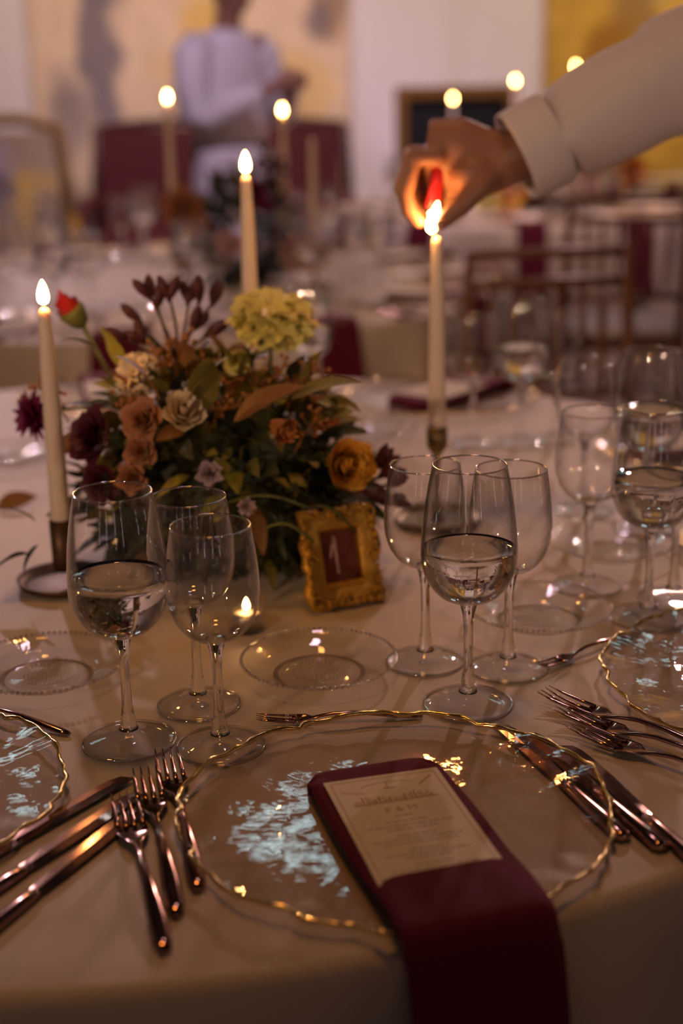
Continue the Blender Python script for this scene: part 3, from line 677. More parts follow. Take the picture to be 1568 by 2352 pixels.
votive('clear glass votive cup behind the empty wine glass nearest the forks', 'lit tealight inside the votive cup behind the empty glass', -0.099, 1.362)
votive('clear votive cup hidden among the flowers near the left candle', 'lit tealight glimmering among the dark foliage', -0.262, 1.60)

# ------------------------------------------------------------------ gilt number frame
t = thing('number_frame', 'ornate gilt baroque frame holding a rust card with number 1', 'picture frame', (0.004, 1.4185, TZ), R(25))
FW, FH = .084, .106
tilt = Matrix.Rotation(R(-16), 3, 'X')
def tf(vs): return [tuple(tilt @ Vector(v)) for v in vs]
b = MB(); rnd = random.Random(3)
ow, oh, iw, ih = FW / 2, FH, .0215, .0
iz0, iz1 = .029, .083
segs = 72
def outer(a):
    c, s = math.cos(a), math.sin(a); q = max(abs(c) / (FW / 2), abs(s) / (FH / 2)); return c / q, s / q + FH / 2
def innerp(a):
    c, s = math.cos(a), math.sin(a); q = max(abs(c) / .0205, abs(s) / .027); return c / q, s / q + (iz0 + iz1) / 2
vs = []; fs = []
for i in range(segs):
    a = 2 * PI * (i + .5) / segs; ox, oz = outer(a); ix, iz = innerp(a); wv = 1 + .045 * math.sin(a * 12 + .6) + .03 * math.sin(a * 7)
    cx, cz = 0, FH / 2; ox = ox * wv; oz = max(.0, cz + (oz - cz) * wv)
    row = [(ox, .006, oz), (ox, -.002, oz), (ox * .93, -.0075, cz + (oz - cz) * .93), (ox * .7 + ix * .3, -.005, oz * .7 + iz * .3), (ox * .35 + ix * .65, -.0085, oz * .35 + iz * .65), (ix * 1.08, -.0065, iz + (iz - (iz0 + iz1) / 2) * .08), (ix, -.001, iz), (ix, .004, iz)]
    vs += row
k = 8
for i in range(segs):
    for j in range(k): fs.append((i * k + j, i * k + (j + 1) % k, ((i + 1) % segs) * k + (j + 1) % k, ((i + 1) % segs) * k + j))
b.add(tf(vs), fs); b.build('frame_moulding', M['gilt'], t)
b = MB()
for i in range(40):
    a = 2 * PI * i / 40 + rnd.uniform(-.04, .04); ox, oz = outer(a); q = rnd.uniform(.86, .98); p = tilt @ Vector((ox * q, -.007, max(.006, FH / 2 + (oz - FH / 2) * q)))
    b.ball(p, rnd.uniform(.003, .0058), 8, 5, s=(1, .7, 1))
for (cx, cz, sg) in ((-.037, .010, 1), (.037, .010, -1), (-.037, .097, 1), (.037, .097, -1), (0, .098, 1), (0, .008, -1), (-.037, .054, 1), (.037, .054, -1)):
    pts = [tilt @ Vector((cx + sg * (.0085 * (1 - j / 14)) * math.cos(j * .62), -.009, max(.003, cz + .0085 * (1 - j / 14) * math.sin(j * .62)))) for j in range(13)]
    b.tube(pts, [.0022 - .0001 * j for j in range(13)], 6)
b.build('scroll_ornament', M['gilt'], t)
b = MB(); b.box((0, .002, (iz0 + iz1) / 2), (.043, .001, .056)); b.v = tf(b.v); nc = b.build('number_card', M['redcard'], t, False)
b = MB()
def stroke(pts, w0, w1):
    for (p, q) in zip(pts, pts[1:]):
        d = Vector((q[0] - p[0], q[1] - p[1])).normalized(); n = Vector((-d.y, d.x))
        b.add(tf([(p[0] + n.x * w0, .0012, p[1] + n.y * w0), (p[0] - n.x * w0, .0012, p[1] - n.y * w0), (q[0] - n.x * w1, .0012, q[1] - n.y * w1), (q[0] + n.x * w1, .0012, q[1] + n.y * w1)]), [(0, 1, 2, 3)])
stroke([(-.004, .077), (-.0035, .037)], .0019, .0014); stroke([(-.004, .077), (-.0105, .055)], .0019, .0011)
b.build('number_one', M['pinkink'], nc, False)
b = MB(); b.box((0, .042, .030), (.03, .002, .062), Matrix.Rotation(R(24), 3, 'X')); b.build('easel_back', M['darkwood'], t, False)

# ------------------------------------------------------------------ flowers
def col_mat(name, a, bcol, rough=0.6, sss=0.1, sc=35):
    m_, nt, b = mat(name); tc = N(nt, 'ShaderNodeTexCoord'); n = N(nt, 'ShaderNodeTexNoise', i_Scale=sc, i_Detail=3.0); nt.links.new(tc.outputs['Object'], n.inputs['Vector'])
    mx = N(nt, 'ShaderNodeMix', data_type='RGBA'); nt.links.new(n.outputs['Fac'], mx.inputs[0]); mx.inputs[6].default_value = (*a, 1); mx.inputs[7].default_value = (*bcol, 1)
    nt.links.new(mx.outputs[2], b.inputs['Base Color']); b.inputs['Roughness'].default_value = rough; b.inputs['Subsurface Weight'].default_value = sss; b.inputs['Subsurface Radius'].default_value = (.004, .002, .001)
    b.inputs['Subsurface Scale'].default_value = 1; return m_
FM = {'amber': col_mat('amber_petal', (.92, .48, .05), (.98, .62, .10)), 'yellow': col_mat('yellow_green_petal', (.66, .56, .05), (.96, .88, .36)), 'cream': col_mat('cream_petal', (.80, .62, .36), (.90, .76, .52)),
      'peach': col_mat('peach_petal', (.42, .17, .07), (.58, .28, .13)), 'burg': col_mat('burgundy_petal', (.055, .004, .012), (.12, .008, .024)), 'red': col_mat('red_petal', (.40, .012, .015), (.55, .03, .03)),
      'mauve': col_mat('mauve_petal', (.36, .25, .27), (.52, .40, .42)), 'orange': col_mat('orange_petal', (.50, .16, .03), (.66, .26, .07)), 'magenta': col_mat('magenta_petal', (.16, .008, .06), (.30, .02, .12)), 'pink': col_mat('pink_petal', (.75, .40, .36), (.85, .52, .45))}
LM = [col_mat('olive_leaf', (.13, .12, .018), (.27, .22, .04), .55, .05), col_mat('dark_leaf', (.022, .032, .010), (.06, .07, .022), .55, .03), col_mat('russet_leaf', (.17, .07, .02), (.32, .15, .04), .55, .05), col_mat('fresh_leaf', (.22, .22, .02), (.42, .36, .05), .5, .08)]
FM['stemg'] = col_mat('green_stem', (.08, .10, .02), (.16, .17, .04)); FM['stemd'] = col_mat('dark_stem', (.06, .02, .02), (.12, .04, .03)); FM['berry'] = col_mat('rust_berry', (.30, .11, .02), (.48, .20, .04)); FM['pod'] = col_mat('dark_pod', (.045, .008, .012), (.10, .016, .02)); FM['ceramic'] = pbr('dark_bowl', (.05, .04, .035), .4)
def aim(d):
    return Vector(d).normalized().to_track_quat('Z', 'Y').to_euler()
def petal(b, phi, span, rho, z0, H, curl, ruffle, rnd, nu=6, nv=5):
    q = rnd.uniform(0, 6); hh = H * rnd.uniform(.9, 1.08)
    def fn(u, v):
        s = 2 * u - 1; vv = v * (1 - .28 * s * s * v)
        r = rho * (.30 + .70 * vv ** .65) + curl * vv ** 4 + ruffle * math.sin(s * 7 + q) * v ** 3
        z = z0 + hh * vv - curl * .45 * vv ** 6 + ruffle * .7 * math.cos(s * 9 + q) * v ** 3
        a = phi + s * span * (.35 + .65 * v ** .6)
        return (r * math.cos(a), r * math.sin(a), z)
    b.grid(fn, nu, nv)
def bloom_layers(rad, ht, layers, curl, ruffle, seed):
    rnd = random.Random(seed); out = []; ph_ = 0
    for i in range(layers):
        t = (i + .6) / layers; n = 3 + int(t * 3.2)
        for k in range(n):
            ph_ += 2 * PI / n; out.append((ph_ + i * .7 + rnd.uniform(-.1, .1), PI / n * 1.25, rad * (.12 + .80 * t), -ht * .12 * t, ht * (1.0 - .32 * t), rad * curl * (.15 + t), ruffle * rad, rnd))
    return out
def rose(parent, name, c, d, rad, ht, mkey, layers=5, curl=.22, ruffle=.0, seed=1, split=False):
    L = bloom_layers(rad, ht, layers, curl, ruffle, seed); o = None
    if split:
        b = MB(); b.lathe([(0, -ht * .25), (rad * .25, -ht * .15), (rad * .35, 0), (rad * .12, ht * .2), (0, ht * .3)], 10); o = b.build(name, FM['stemg'], parent, loc=c, rot=aim(d))
        for a in L: b = MB(); petal(b, *a); b.build('petal', FM[mkey], o)
    else:
        b = MB()
        for a in L: petal(b, *a, nu=4, nv=4)
        o = b.build(name, FM[mkey], parent, loc=c, rot=aim(d))
    return o
def pompon(parent, name, c, d, rad, sq, mkey, n, seed, split=False):
    rnd = random.Random(seed); B = MB(); o = None
    if split: B.ball((0, 0, 0), rad * .5, 10, 6, s=(1, 1, sq)); o = B.build(name, FM[mkey], parent, loc=c, rot=aim(d))
    for i in range(n):
        z = 1 - 1.42 * (i + .5) / n; a = i * 2.39996; q = math.sqrt(max(0, 1 - z * z)); w = Vector((q * math.cos(a), q * math.sin(a), z))
        T_ = w.cross(Vector((0, 0, 1.001))).normalized() if q > .05 else Vector((1, 0, 0)); U_ = w.cross(T_); rl = rnd.uniform(-.8, .8); T2_ = T_ * math.cos(rl) + U_ * math.sin(rl); U2 = w.cross(T2_); p0 = rnd.uniform(0, 6); ln_ = rnd.uniform(.86, 1.14)
        b = MB() if split else B
        def fn(u, v):
            s_ = 2 * u - 1; p = w * rad * (.30 + .66 * ln_ * v - .06 * s_ * s_ * v + .07 * math.sin(s_ * 9 + p0 * 2) * v * v) + T2_ * s_ * rad * (.10 + .40 * v) + U2 * rad * (.17 * math.sin(s_ * 7 + p0) * v * v + .22 * v * v * v)
            return (p.x, p.y, p.z * sq)
        b.grid(fn, 8, 3)
        if split: b.build('petal', FM[mkey], o)
    if not split: o = B.build(name, FM[mkey], parent, loc=c, rot=aim(d))
    return o
def dahlia(parent, c, d, rad, mkey, seed, split=False):
    rnd = random.Random(seed); o = None; B = MB()
    pl = []
    for i, (n, el, l) in enumerate(((7, 75, .55), (11, 52, .75), (14, 28, .95), (15, 5, 1.0), (13, -18, .9))):
        for k in range(n): pl.append((2 * PI * k / n + i * .4, R(el + rnd.uniform(-8, 8)), rad * l * rnd.uniform(.85, 1.1)))
    def one(b, a, e, l):
        def fn(u, v):
            s = 2 * u - 1; w = l * .20 * math.sin(PI * min(1, .12 + v * .88)) ** .8
            x = l * v; p = Vector((x * math.cos(e) - abs(s) * w * .5 * math.sin(e), s * w, x * math.sin(e) + abs(s) * w * .5 * math.cos(e)))
            return (p.x * math.cos(a) - p.y * math.sin(a), p.x * math.sin(a) + p.y * math.cos(a), p.z)
        b.grid(fn, 2, 4)
    if split:
        b = MB(); b.ball((0, 0, 0), rad * .22, 8, 5); o = b.build('dahlia', FM['stemd'], parent, loc=c, rot=aim(d))
        for q in pl: b = MB(); one(b, *q); b.build('petal', FM[mkey], o)
    else:
        for q in pl: one(B, *q)
        o = B.build('dahlia', FM[mkey], parent, loc=c, rot=aim(d))
    return o
def leaf_mesh(kind, m_):
    b = MB(); asp = (.46, .34, .58, .26)[kind]
    def fn(u, v):
        s = 2 * u - 1; w = asp * .5 * math.sin(PI * v ** (.8 if kind != 2 else .6)) ** .8 * (1 + (.12 * math.sin(v * 30) if kind == 2 else 0)) + .012
        return (s * w, v, .10 * math.sin(v * 2.2) - .22 * v * v + .16 * abs(s) * w)
    b.grid(fn, 4, 7); return b.mesh('leaf', m_)
LEAF = [[leaf_mesh(k, m_) for k in range(4)] for m_ in LM]
def put_leaf(parent, c, d, size, k, mi, roll=0.0):
    q = Vector(d).normalized().to_track_quat('Y', 'Z'); q = q @ Euler((0, roll, 0)).to_quaternion()
    o = link('leaf', LEAF[mi][k], parent, c, q.to_euler()); o.scale = (size,) * 3; return o
def stem(parent, pts, r, mkey='stemg'):
    b = MB(); b.tube(pts, r, 6); return b.build('stem', FM[mkey], parent)
def curve_pts(p, q, bend, n=6):
    p, q, bend = Vector(p), Vector(q), Vector(bend); return [p.lerp(q, i / n) + bend * math.sin(PI * i / n) for i in range(n + 1)]
def berry_sprig(parent, base, tip, mkey, seed, n=14, r=.0024, spread=.022):
    rnd = random.Random(seed); b = MB(); P = curve_pts(base, tip, (rnd.uniform(-.01, .01), 0, .008)); b.tube(P, [.0012 * (1 - .1 * i) for i in range(len(P))], 5)
    for i in range(n):
        t = .35 + .65 * i / n; p = P[min(len(P) - 1, int(t * (len(P) - 1)))]; e = p + Vector((rnd.uniform(-1, 1), rnd.uniform(-1, 1), rnd.uniform(-.3, 1))) * spread * (1.2 - .5 * t)
        b.tube([p, e], .0006, 4); b.ball(e, r * rnd.uniform(.8, 1.3), 6, 4)
    return b.build('berry_sprig', FM[mkey], parent)
def pod_spray(parent, base, tips, seed):
    rnd = random.Random(seed)
    for tp in tips:
        b = MB(); P = curve_pts(base, tp, (rnd.uniform(-.006, .006), 0, -.004)); b.tube(P, .0017, 5); o = b.build('stem', FM['stemd'], parent)
        for k in range(rnd.choice((2, 2, 3))):
            d = (Vector(tp) - Vector(base)).normalized() + Vector((rnd.uniform(-.6, .6), rnd.uniform(-.5, .5), rnd.uniform(-.1, .5))); d.normalize(); c = Vector(tp) + d * .007
            b = MB(); b.tube([c - d * .012, c - d * .004, c + d * .006, c + d * .015, c + d * .021], [.001, .0046, .0064, .0050, .001], 8); b.build('seed_pod', FM['pod'], o)
def foliage(parent, c, rad, n, seed, smin=.02, smax=.04, mkey=1, zmin=.01):
    rnd = random.Random(seed); b = MB(); cnt = 0
    while cnt < n:
        v = Vector((rnd.gauss(0, 1), rnd.gauss(0, 1), rnd.gauss(0, 1))).normalized() * rnd.uniform(.35, 1) ** .6
        p = Vector((c[0] + v.x * rad[0], c[1] + v.y * rad[1], c[2] + v.z * rad[2]))
        if p.z < zmin: continue
        d = (v + Vector((rnd.uniform(-.7, .7), rnd.uniform(-.7, .7), rnd.uniform(-.5, .6)))).normalized(); s = rnd.uniform(smin, smax)
        n_ = d.cross(Vector((rnd.uniform(-1, 1), rnd.uniform(-1, 1), 1))).normalized(); up = n_.cross(d)
        w = s * .20
        b.add([p, p + d * s * .45 + n_ * w + up * w * .4, p + d * s, p + d * s * .45 - n_ * w + up * w * .4, p + d * s * .5], [(0, 1, 4), (1, 2, 4), (2, 3, 4), (3, 0, 4)]); cnt += 1
    o = b.build('foliage', LM[mkey], parent); o['kind'] = 'stuff'; return o
def leaves(parent, c, rad, n, seed, smin, smax, zmin=.015, wts=(.4, .25, .2, .15)):
    rnd = random.Random(seed); k = 0
    while k < n:
        v = Vector((rnd.gauss(0, 1), rnd.gauss(0, 1), rnd.gauss(.1, 1))).normalized()
        p = Vector((c[0] + v.x * rad[0] * .82, c[1] + v.y * rad[1] * .82, c[2] + v.z * rad[2] * .82))
        if p.z < zmin: continue
        d = v * .8 + Vector((rnd.uniform(-.8, .8), rnd.uniform(-.8, .5), rnd.uniform(-.6, .5)))
        mi = rnd.choices(range(4), wts)[0]; 
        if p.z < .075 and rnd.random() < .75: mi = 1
        put_leaf(parent, p, d, rnd.uniform(smin, smax), rnd.randrange(4), mi, rnd.uniform(-.9, .9)); k += 1

BASE = Vector((-0.135, 1.575, TZ))
A = thing('flower_arrangement', 'autumn flower centrepiece with amber rose and yellow-green bloom beside the number frame', 'flowers', BASE)
def lw(x, y, z): return (x - BASE.x, y - BASE.y, z - BASE.z)
b = MB(); b.lathe([(0, 0), (.05, 0), (.075, .02), (.085, .05), (.08, .052), (.07, .024), (0, .01)], 32); b.build('bowl', FM['ceramic'], A)
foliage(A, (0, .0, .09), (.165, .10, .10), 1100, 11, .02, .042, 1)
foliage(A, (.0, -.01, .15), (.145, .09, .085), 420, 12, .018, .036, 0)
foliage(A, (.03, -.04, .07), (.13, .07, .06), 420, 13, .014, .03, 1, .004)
b = MB(); b.lathe([(0, .006), (.09, .01), (.125, .05), (.13, .10), (.11, .15), (.07, .19), (0, .205)], 24, rf=lambda a, j: 1 + .10 * math.sin(a * 5 + j) + .06 * math.sin(a * 11 + 2 * j), sy=.62); b.build('dark_core', LM[1], A)  # dark filler added so bright cloth does not show through the leaves
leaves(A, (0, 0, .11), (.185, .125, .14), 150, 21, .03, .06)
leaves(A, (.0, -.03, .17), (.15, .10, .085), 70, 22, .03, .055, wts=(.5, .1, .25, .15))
for (p, d, s, k, mi, rl) in (((-.165, 1.44, .955), (.5, -.2, .85), .085, 1, 0, .5), ((-.185, 1.43, .975), (-.35, -.3, .7), .07, 0, 2, -.4), ((-.11, 1.44, .95), (.8, -.2, .55), .085, 1, 2, .6), ((-.14, 1.44, .96), (.1, -.3, 1), .07, 0, 0, 0), ((-.05, 1.45, .97), (.9, -.1, .35), .075, 1, 0, .3),
                          ((-.265, 1.5, .955), (-1, .1, .12), .038, 0, 1, 0), ((-.275, 1.6, 1.0), (-.8, 0, .35), .04, 2, 1, .3), ((-.335, 1.49, .83), (-.7, -.2, .5), .04, 2, 1, .2), ((-.34, 1.47, .80), (-.8, -.3, -.2), .045, 2, 1, .5), ((-.33, 1.47, .81), (-.6, -.2, -.9), .04, 0, 1, 0), ((.0, 1.48, .85), (.8, -.2, -.2), .055, 0, 1, .3), ((.01, 1.49, .83), (.6, -.3, -.5), .05, 0, 1, 0), ((-.02, 1.47, .80), (.7, -.4, -.4), .05, 2, 1, .2), ((-.245, 1.55, .99), (-.2, -.2, 1), .05, 2, 3, 0), ((-.23, 1.52, .96), (-.6, -.2, .6), .045, 0, 3, .4), ((-.10, 1.45, .86), (.3, -.5, -.7), .06, 1, 2, 0)):
    put_leaf(A, lw(*p), d, s, k, mi, rl)
rose(A, 'rose', lw(.002, 1.487, .889), (.42, -.86, .22), .031, .044, 'amber', 8, .07, .02, 2, True)['label'] = 'large amber rose facing the candle'
pompon(A, 'lisianthus', lw(-.074, 1.60, 1.030), (.10, -.40, .91), .047, .58, 'yellow', 34, 3, True)['label'] = 'ruffled yellow-green bloom standing above the rest'
pompon(A, 'carnation', lw(-.218, 1.52, .985), (-.3, -.8, .5), .025, .9, 'cream', 34, 4)['label'] = 'cream ruffled flower'
pompon(A, 'carnation', lw(-.112, 1.55, .990), (.1, -.7, .7), .015, .9, 'yellow', 22, 14)
rose(A, 'rose', lw(-.163, 1.44, .955), (.2, -.75, .6), .022, .040, 'cream', 4, .25, .05, 5)
rose(A, 'rose', lw(-.202, 1.45, .950), (-.3, -.85, .4), .022, .026, 'peach', 5, .3, .08, 6)
rose(A, 'rose', lw(-.205, 1.44, .920), (-.2, -.9, .2), .018, .024, 'peach', 4, .3, .1, 16)
rose(A, 'rose_bud', lw(-.068, 1.445, .945), (.6, -.6, -.25), .016, .034, 'orange', 4, .15, .03, 7)
rose(A, 'rose', lw(-.025, 1.55, .928), (.5, -.7, .6), .022, .026, 'orange', 5, .3, .08, 8)
rose(A, 'rose', lw(-.05, 1.58, .95), (.5, -.5, .7), .018, .022, 'peach', 4, .3, .08, 18)
rose(A, 'carnation', lw(-.134, 1.405, .905), (.0, -.95, .1), .011, .014, 'mauve', 4, .5, .2, 9)
rose(A, 'carnation', lw(-.10, 1.42, .865), (.3, -.9, 0), .008, .010, 'mauve', 3, .5, .2, 19)
rose(A, 'rose', lw(-.255, 1.46, .93), (-.6, -.7, .35), .028, .030, 'burg', 5, .3, .05, 10)['label'] = 'dark burgundy rose'
rose(A, 'rose', lw(-.25, 1.45, .885), (-.4, -.9, .0), .022, .024, 'burg', 4, .3, .08, 20)
rose(A, 'rose', lw(-.215, 1.43, .895), (-.2, -.95, .1), .016, .022, 'peach', 4, .3, .1, 26)
dahlia(A, lw(-.338, 1.545, .938), (-.75, -.55, -.1), .032, 'magenta', 31, True)['label'] = 'magenta dahlia left of the candle'
stem(A, curve_pts(lw(-.22, 1.56, .90), lw(-.33, 1.55, .938), (0, 0, .02)), .0018)
rose(A, 'rose_bud', lw(-.296, 1.62, 1.030), (-.45, -.25, .75), .0175, .044, 'red', 4, .08, .02, 11)['label'] = 'red rose bud leaning towards the flame'
b = MB(); b.lathe([(0, -.012), (.009, -.006), (.012, .0), (.0165, .012), (.014, .018), (0, .01)], 10); b.build('sepal_cup', FM['stemg'], A, loc=lw(-.296, 1.62, 1.030), rot=aim((-.45, -.25, .75)))
stem(A, curve_pts(lw(-.235, 1.58, .93), lw(-.291, 1.62, 1.024), (-.004, 0, .004)), .0030)
stem(A, curve_pts(lw(-.085, 1.60, .93), lw(-.078, 1.602, 1.005), (.004, 0, 0)), .0022)
pod_spray(A, lw(-.185, 1.60, .99), [lw(-.205, 1.62, 1.045), lw(-.19, 1.61, 1.055), lw(-.17, 1.62, 1.05), lw(-.156, 1.61, 1.052), lw(-.143, 1.63, 1.045), lw(-.225, 1.61, 1.03), lw(-.24, 1.60, 1.012), lw(-.22, 1.60, 1.008), lw(-.165, 1.6, 1.02), lw(-.15, 1.61, 1.012), lw(-.213, 1.62, 1.055)], 41)
pod_spray(A, lw(.005, 1.50, .86), [lw(.045, 1.5, .873), lw(.052, 1.5, .862), lw(.035, 1.49, .85), lw(.05, 1.5, .845), lw(.04, 1.51, .88), lw(.025, 1.5, .855)], 42)
for i, (p, q) in enumerate((((-.18, 1.56, .96), (-.175, 1.55, 1.02)), ((-.19, 1.55, .96), (-.195, 1.55, 1.01)), ((-.16, 1.55, .95), (-.155, 1.54, 1.0)), ((-.10, 1.52, .95), (-.05, 1.52, .995)), ((-.08, 1.53, .95), (-.015, 1.53, .985)), ((-.06, 1.53, .94), (.0, 1.55, .97)), ((-.12, 1.5, .95), (-.12, 1.48, .985)), ((-.2, 1.48, .93), (-.225, 1.47, .975)), ((-.05, 1.5, .9), (-.02, 1.48, .945)), ((-.3, 1.54, .93), (-.335, 1.55, .975)), ((-.14, 1.48, .93), (-.10, 1.45, .965)))):
    berry_sprig(A, lw(*p), lw(*q), 'berry', 50 + i)
for i, (p, q) in enumerate((((-.12, 1.45, .86), (-.03, 1.43, .855)), ((-.03, 1.43, .86), (.02, 1.45, .815)), ((-.08, 1.42, .84), (-.03, 1.40, .83)))):
    stem(A, curve_pts(lw(*p), lw(*q), (0, -.01, .015)), .0016)
q = put_leaf(None, (-.455, 1.80, TZ + .004), (.9, .35, .25), .055, 0, 2, .75); q.name = 'fallen_leaf'; tag(q, 'single fallen russet leaf lying on the cloth at the left edge', 'leaf')

def centrepiece(name, label, base, seed, items, rad=(.19, .17, .13)):
    G = thing(name, label, 'flowers', base)
    b = MB(); b.lathe([(0, 0), (.06, 0), (.08, .02), (.09, .05), (.08, .052), (0, .01)], 24); b.build('bowl', FM['ceramic'], G)
    foliage(G, (0, 0, rad[2] * .9), rad, 700, seed, .03, .06, 1); leaves(G, (0, 0, rad[2]), rad, 45, seed + 1, .05, .09)
    for i, (kind, p, r, mk) in enumerate(items):
        l = (p[0] - base[0], p[1] - base[1], p[2] - base[2]); d = Vector((l[0] * .6, -.8, l[2] * .6))
        if kind == 'rose': rose(G, 'rose', l, d, r, r * 1.2, mk, 5, .25, .05, seed + i)
        elif kind == 'sprig': berry_sprig(G, (l[0], l[1], max(.05, l[2] - .12)), l, mk, seed + i, 16, .008, .03)
        else: dahlia(G, l, d, r, mk, seed + i)
    return G
centrepiece('flower_arrangement', 'blurred peach and burgundy centrepiece on the second table below the man', (-.26, 3.98, TZ), 60, [('rose', (-.40, 3.84, .965), .055, 'peach'), ('rose', (-.37, 3.82, .925), .035, 'orange'), ('rose', (-.28, 3.80, .875), .035, 'pink'), ('rose', (-.10, 3.82, .845), .05, 'orange'), ('rose', (-.06, 3.86, .84), .04, 'amber'), ('dahlia', (-.13, 3.83, .86), .035, 'burg'), ('dahlia', (-.19, 3.88, .97), .03, 'magenta'), ('rose', (-.22, 3.9, 1.0), .035, 'magenta'), ('sprig', (-.195, 3.98, 1.12), .02, 'pod'), ('sprig', (-.24, 3.98, 1.06), .02, 'pod'), ('sprig', (-.17, 3.98, 1.08), .02, 'pod'), ('rose', (-.33, 3.86, .90), .03, 'burg')], (.145, .14, .15))
centrepiece('flower_arrangement', 'far blurred low garland of yellow, white and orange flowers on the third table', (.86, 6.05, TZ), 90, [('rose', (.70, 5.91, .80), .06, 'amber'), ('rose', (.62, 5.91, .80), .05, 'yellow'), ('rose', (.95, 5.92, .875), .065, 'cream'), ('rose', (1.02, 5.92, .86), .05, 'pink'), ('rose', (1.20, 5.95, .90), .06, 'orange'), ('dahlia', (1.12, 5.92, .80), .05, 'burg'), ('dahlia', (.86, 5.92, .85), .04, 'red'), ('rose', (.80, 5.92, .84), .04, 'orange'), ('dahlia', (1.13, 5.91, .84), .03, 'magenta')], (.30, .14, .10))

# ------------------------------------------------------------------ settings on the tables behind
def local(c, a, x, y, rr_=.793):
    d = Vector((math.cos(R(a)), math.sin(R(a)))); n = Vector((-d.y, d.x))           # y inwards, x to the sitter's right
    return c + d * ((.793 if c == T1 or c == T2 else .643) - y) + n * x
SIDE = ['nearest seat', 'seat right of nearest', 'near right seat', 'rightmost seat', 'far right seat', 'seat right of farthest', 'farthest seat', 'seat left of farthest', 'far left seat', 'leftmost seat', 'near left seat', 'seat left of nearest']
def setting(c, a, which, grp, knives=True):
    lab = 'at %s, %s table' % (SIDE[round((a + 90) / 30) % 12], which)
    p = local(c, a, 0, 0); charger('blurred gold-rimmed glass charger %s' % lab, p.x, p.y, R(a * 3), 'chargers ' + grp)
    napkin('blurred wine-red napkin over the edge %s' % lab, p.x, p.y, a, 'napkins ' + grp)
    p = local(c, a, 0, .02); menu_card('blurred pale menu card on the napkin %s' % lab, p.x, p.y, a, TZ + .0192, 'menu cards ' + grp, False)
    p = local(c, a, -.02, .285); side_plate('blurred clear side plate %s' % lab, p.x, p.y, 0, 'side plates ' + grp)
    p = local(c, a, .13, .18); wine_glass('water', 'blurred goblet of water %s' % lab, p.x, p.y, .150, 'water goblets ' + grp)
    for x, y, w_ in ((.128, .275, 'inner'), (.196, .24, 'outer')): p = local(c, a, x, y); wine_glass('wine', '%s blurred empty wine glass %s' % (w_, lab), p.x, p.y, None, 'wine glasses ' + grp)
    if knives:
        d = Vector((math.cos(R(a)), math.sin(R(a))))
        for k in range(2):
            p = local(c, a, .19 + .025 * k, .09); knife('%s blurred rose gold knife %s' % (('inner', 'outer')[k], lab), (p.x, p.y), a + 180, group='knives ' + grp)
            p = local(c, a, -.19 - .028 * k, .09); e = local(c, a, -.19 - .028 * k, -.1); fork('%s blurred rose gold fork %s' % (('inner', 'outer')[k], lab), (p.x, p.y), (e.x, e.y), group='forks ' + grp)
for k in range(12): setting(T2, -90 + 30 * k, 'second', 'of the second table')
for a in (-150, -120, -90, -60, -30, 90, 150, 180): setting(T3, a, 'third', 'of the third table', False)
for a in (-120, -60, 180, -150): setting(T4, a, 'far corner', 'of the corner table', False)

# ------------------------------------------------------------------ chairs, sofa, armchair, pictures
def spindle_chair(label, x, y, rz):
    t = thing('spindle_chair', label, 'chair', (x, y, 0), rz)      # front towards +Y local, back at -Y
    for sx in (-1, 1):
        b = MB(); b.tube([(sx * .19, -.19, 0), (sx * .19, -.185, .44), (sx * .185, -.215, .70), (sx * .18, -.245, .92)], [.014, .016, .015, .012], 10)
        for z in (.15, .3, .52, .64, .78): b.lathe([(.014, -.008), (.019, 0), (.014, .008)], 10, (sx * .187, -.19 - max(0, z - .44) * .12, z))
        b.build('back_post', M['wood'], t)
        b = MB(); b.tube([(sx * .19, .19, 0), (sx * .19, .19, .44)], [.012, .016], 10); b.build('leg', M['wood'], t)
        b = MB(); b.tube([(sx * .19, -.19, .2), (sx * .19, .19, .2)], .009, 8); b.build('stretcher', M['wood'], t)
    b = MB(); b.tube([(-.19, .19, .22), (.19, .19, .22)], .009, 8); b.build('stretcher', M['wood'], t)
    b = MB(); b.box((0, 0, .445), (.41, .41, .03)); b.build('seat', M['wood'], t, False)
    b = MB(); b.lathe([(0, 0), (.9, 0), (1, .3), (.95, .8), (.8, 1), (0, 1.08)], 4 * 8, rf=lambda a, j: .205 / max(abs(math.cos(a)), abs(math.sin(a))) * .97); b.v = [(x_, y_, .461 + z_ * .042) for x_, y_, z_ in b.v]; b.build('seat_cushion', M['cushion'], t)
    for z, y_ in ((.91, -.244), (.845, -.236), (.60, -.205)):
        b = MB(); b.tube([(-.18, y_, z), (0, y_ - .012, z), (.18, y_, z)], .012, 8); b.build('back_rail', M['wood'], t)
    for k in range(6):
        xx = -.128 + .0512 * k; b = MB(); b.tube([(xx, -.210, .60), (xx, -.23, .72), (xx, -.242, .845)], [.007, .010, .007], 8); b.build('spindle', M['wood'], t)
spindle_chair('brown spindle chair between the nearest and second tables, back rail below the bright cloth', .50, 2.93, PI + R(8))
spindle_chair('brown spindle chair at the right edge drawn up to the third table', .93, 4.75, R(-4))
t = thing('settee', 'dark red velvet settee against the cream tapestry behind the man', 'sofa', (-.62, 7.75, 0))
b = MB(); b.box((0, 0, .27), (1.36, .62, .24)); b.build('seat_base', M['redvelvet'], t, False)
for sx in (-.34, .34): b = MB(); b.lathe([(0, 0), (.9, 0), (1, .2), (1, .7), (.9, 1), (0, 1.05)], 32, rf=lambda a, j: .31 / max(abs(math.cos(a)), abs(math.sin(a)))); b.v = [(x_ * 1.05 + sx, y_ - .02, .39 + z_ * .13) for x_, y_, z_ in b.v]; b.build('seat_cushion', M['redvelvet'], t)
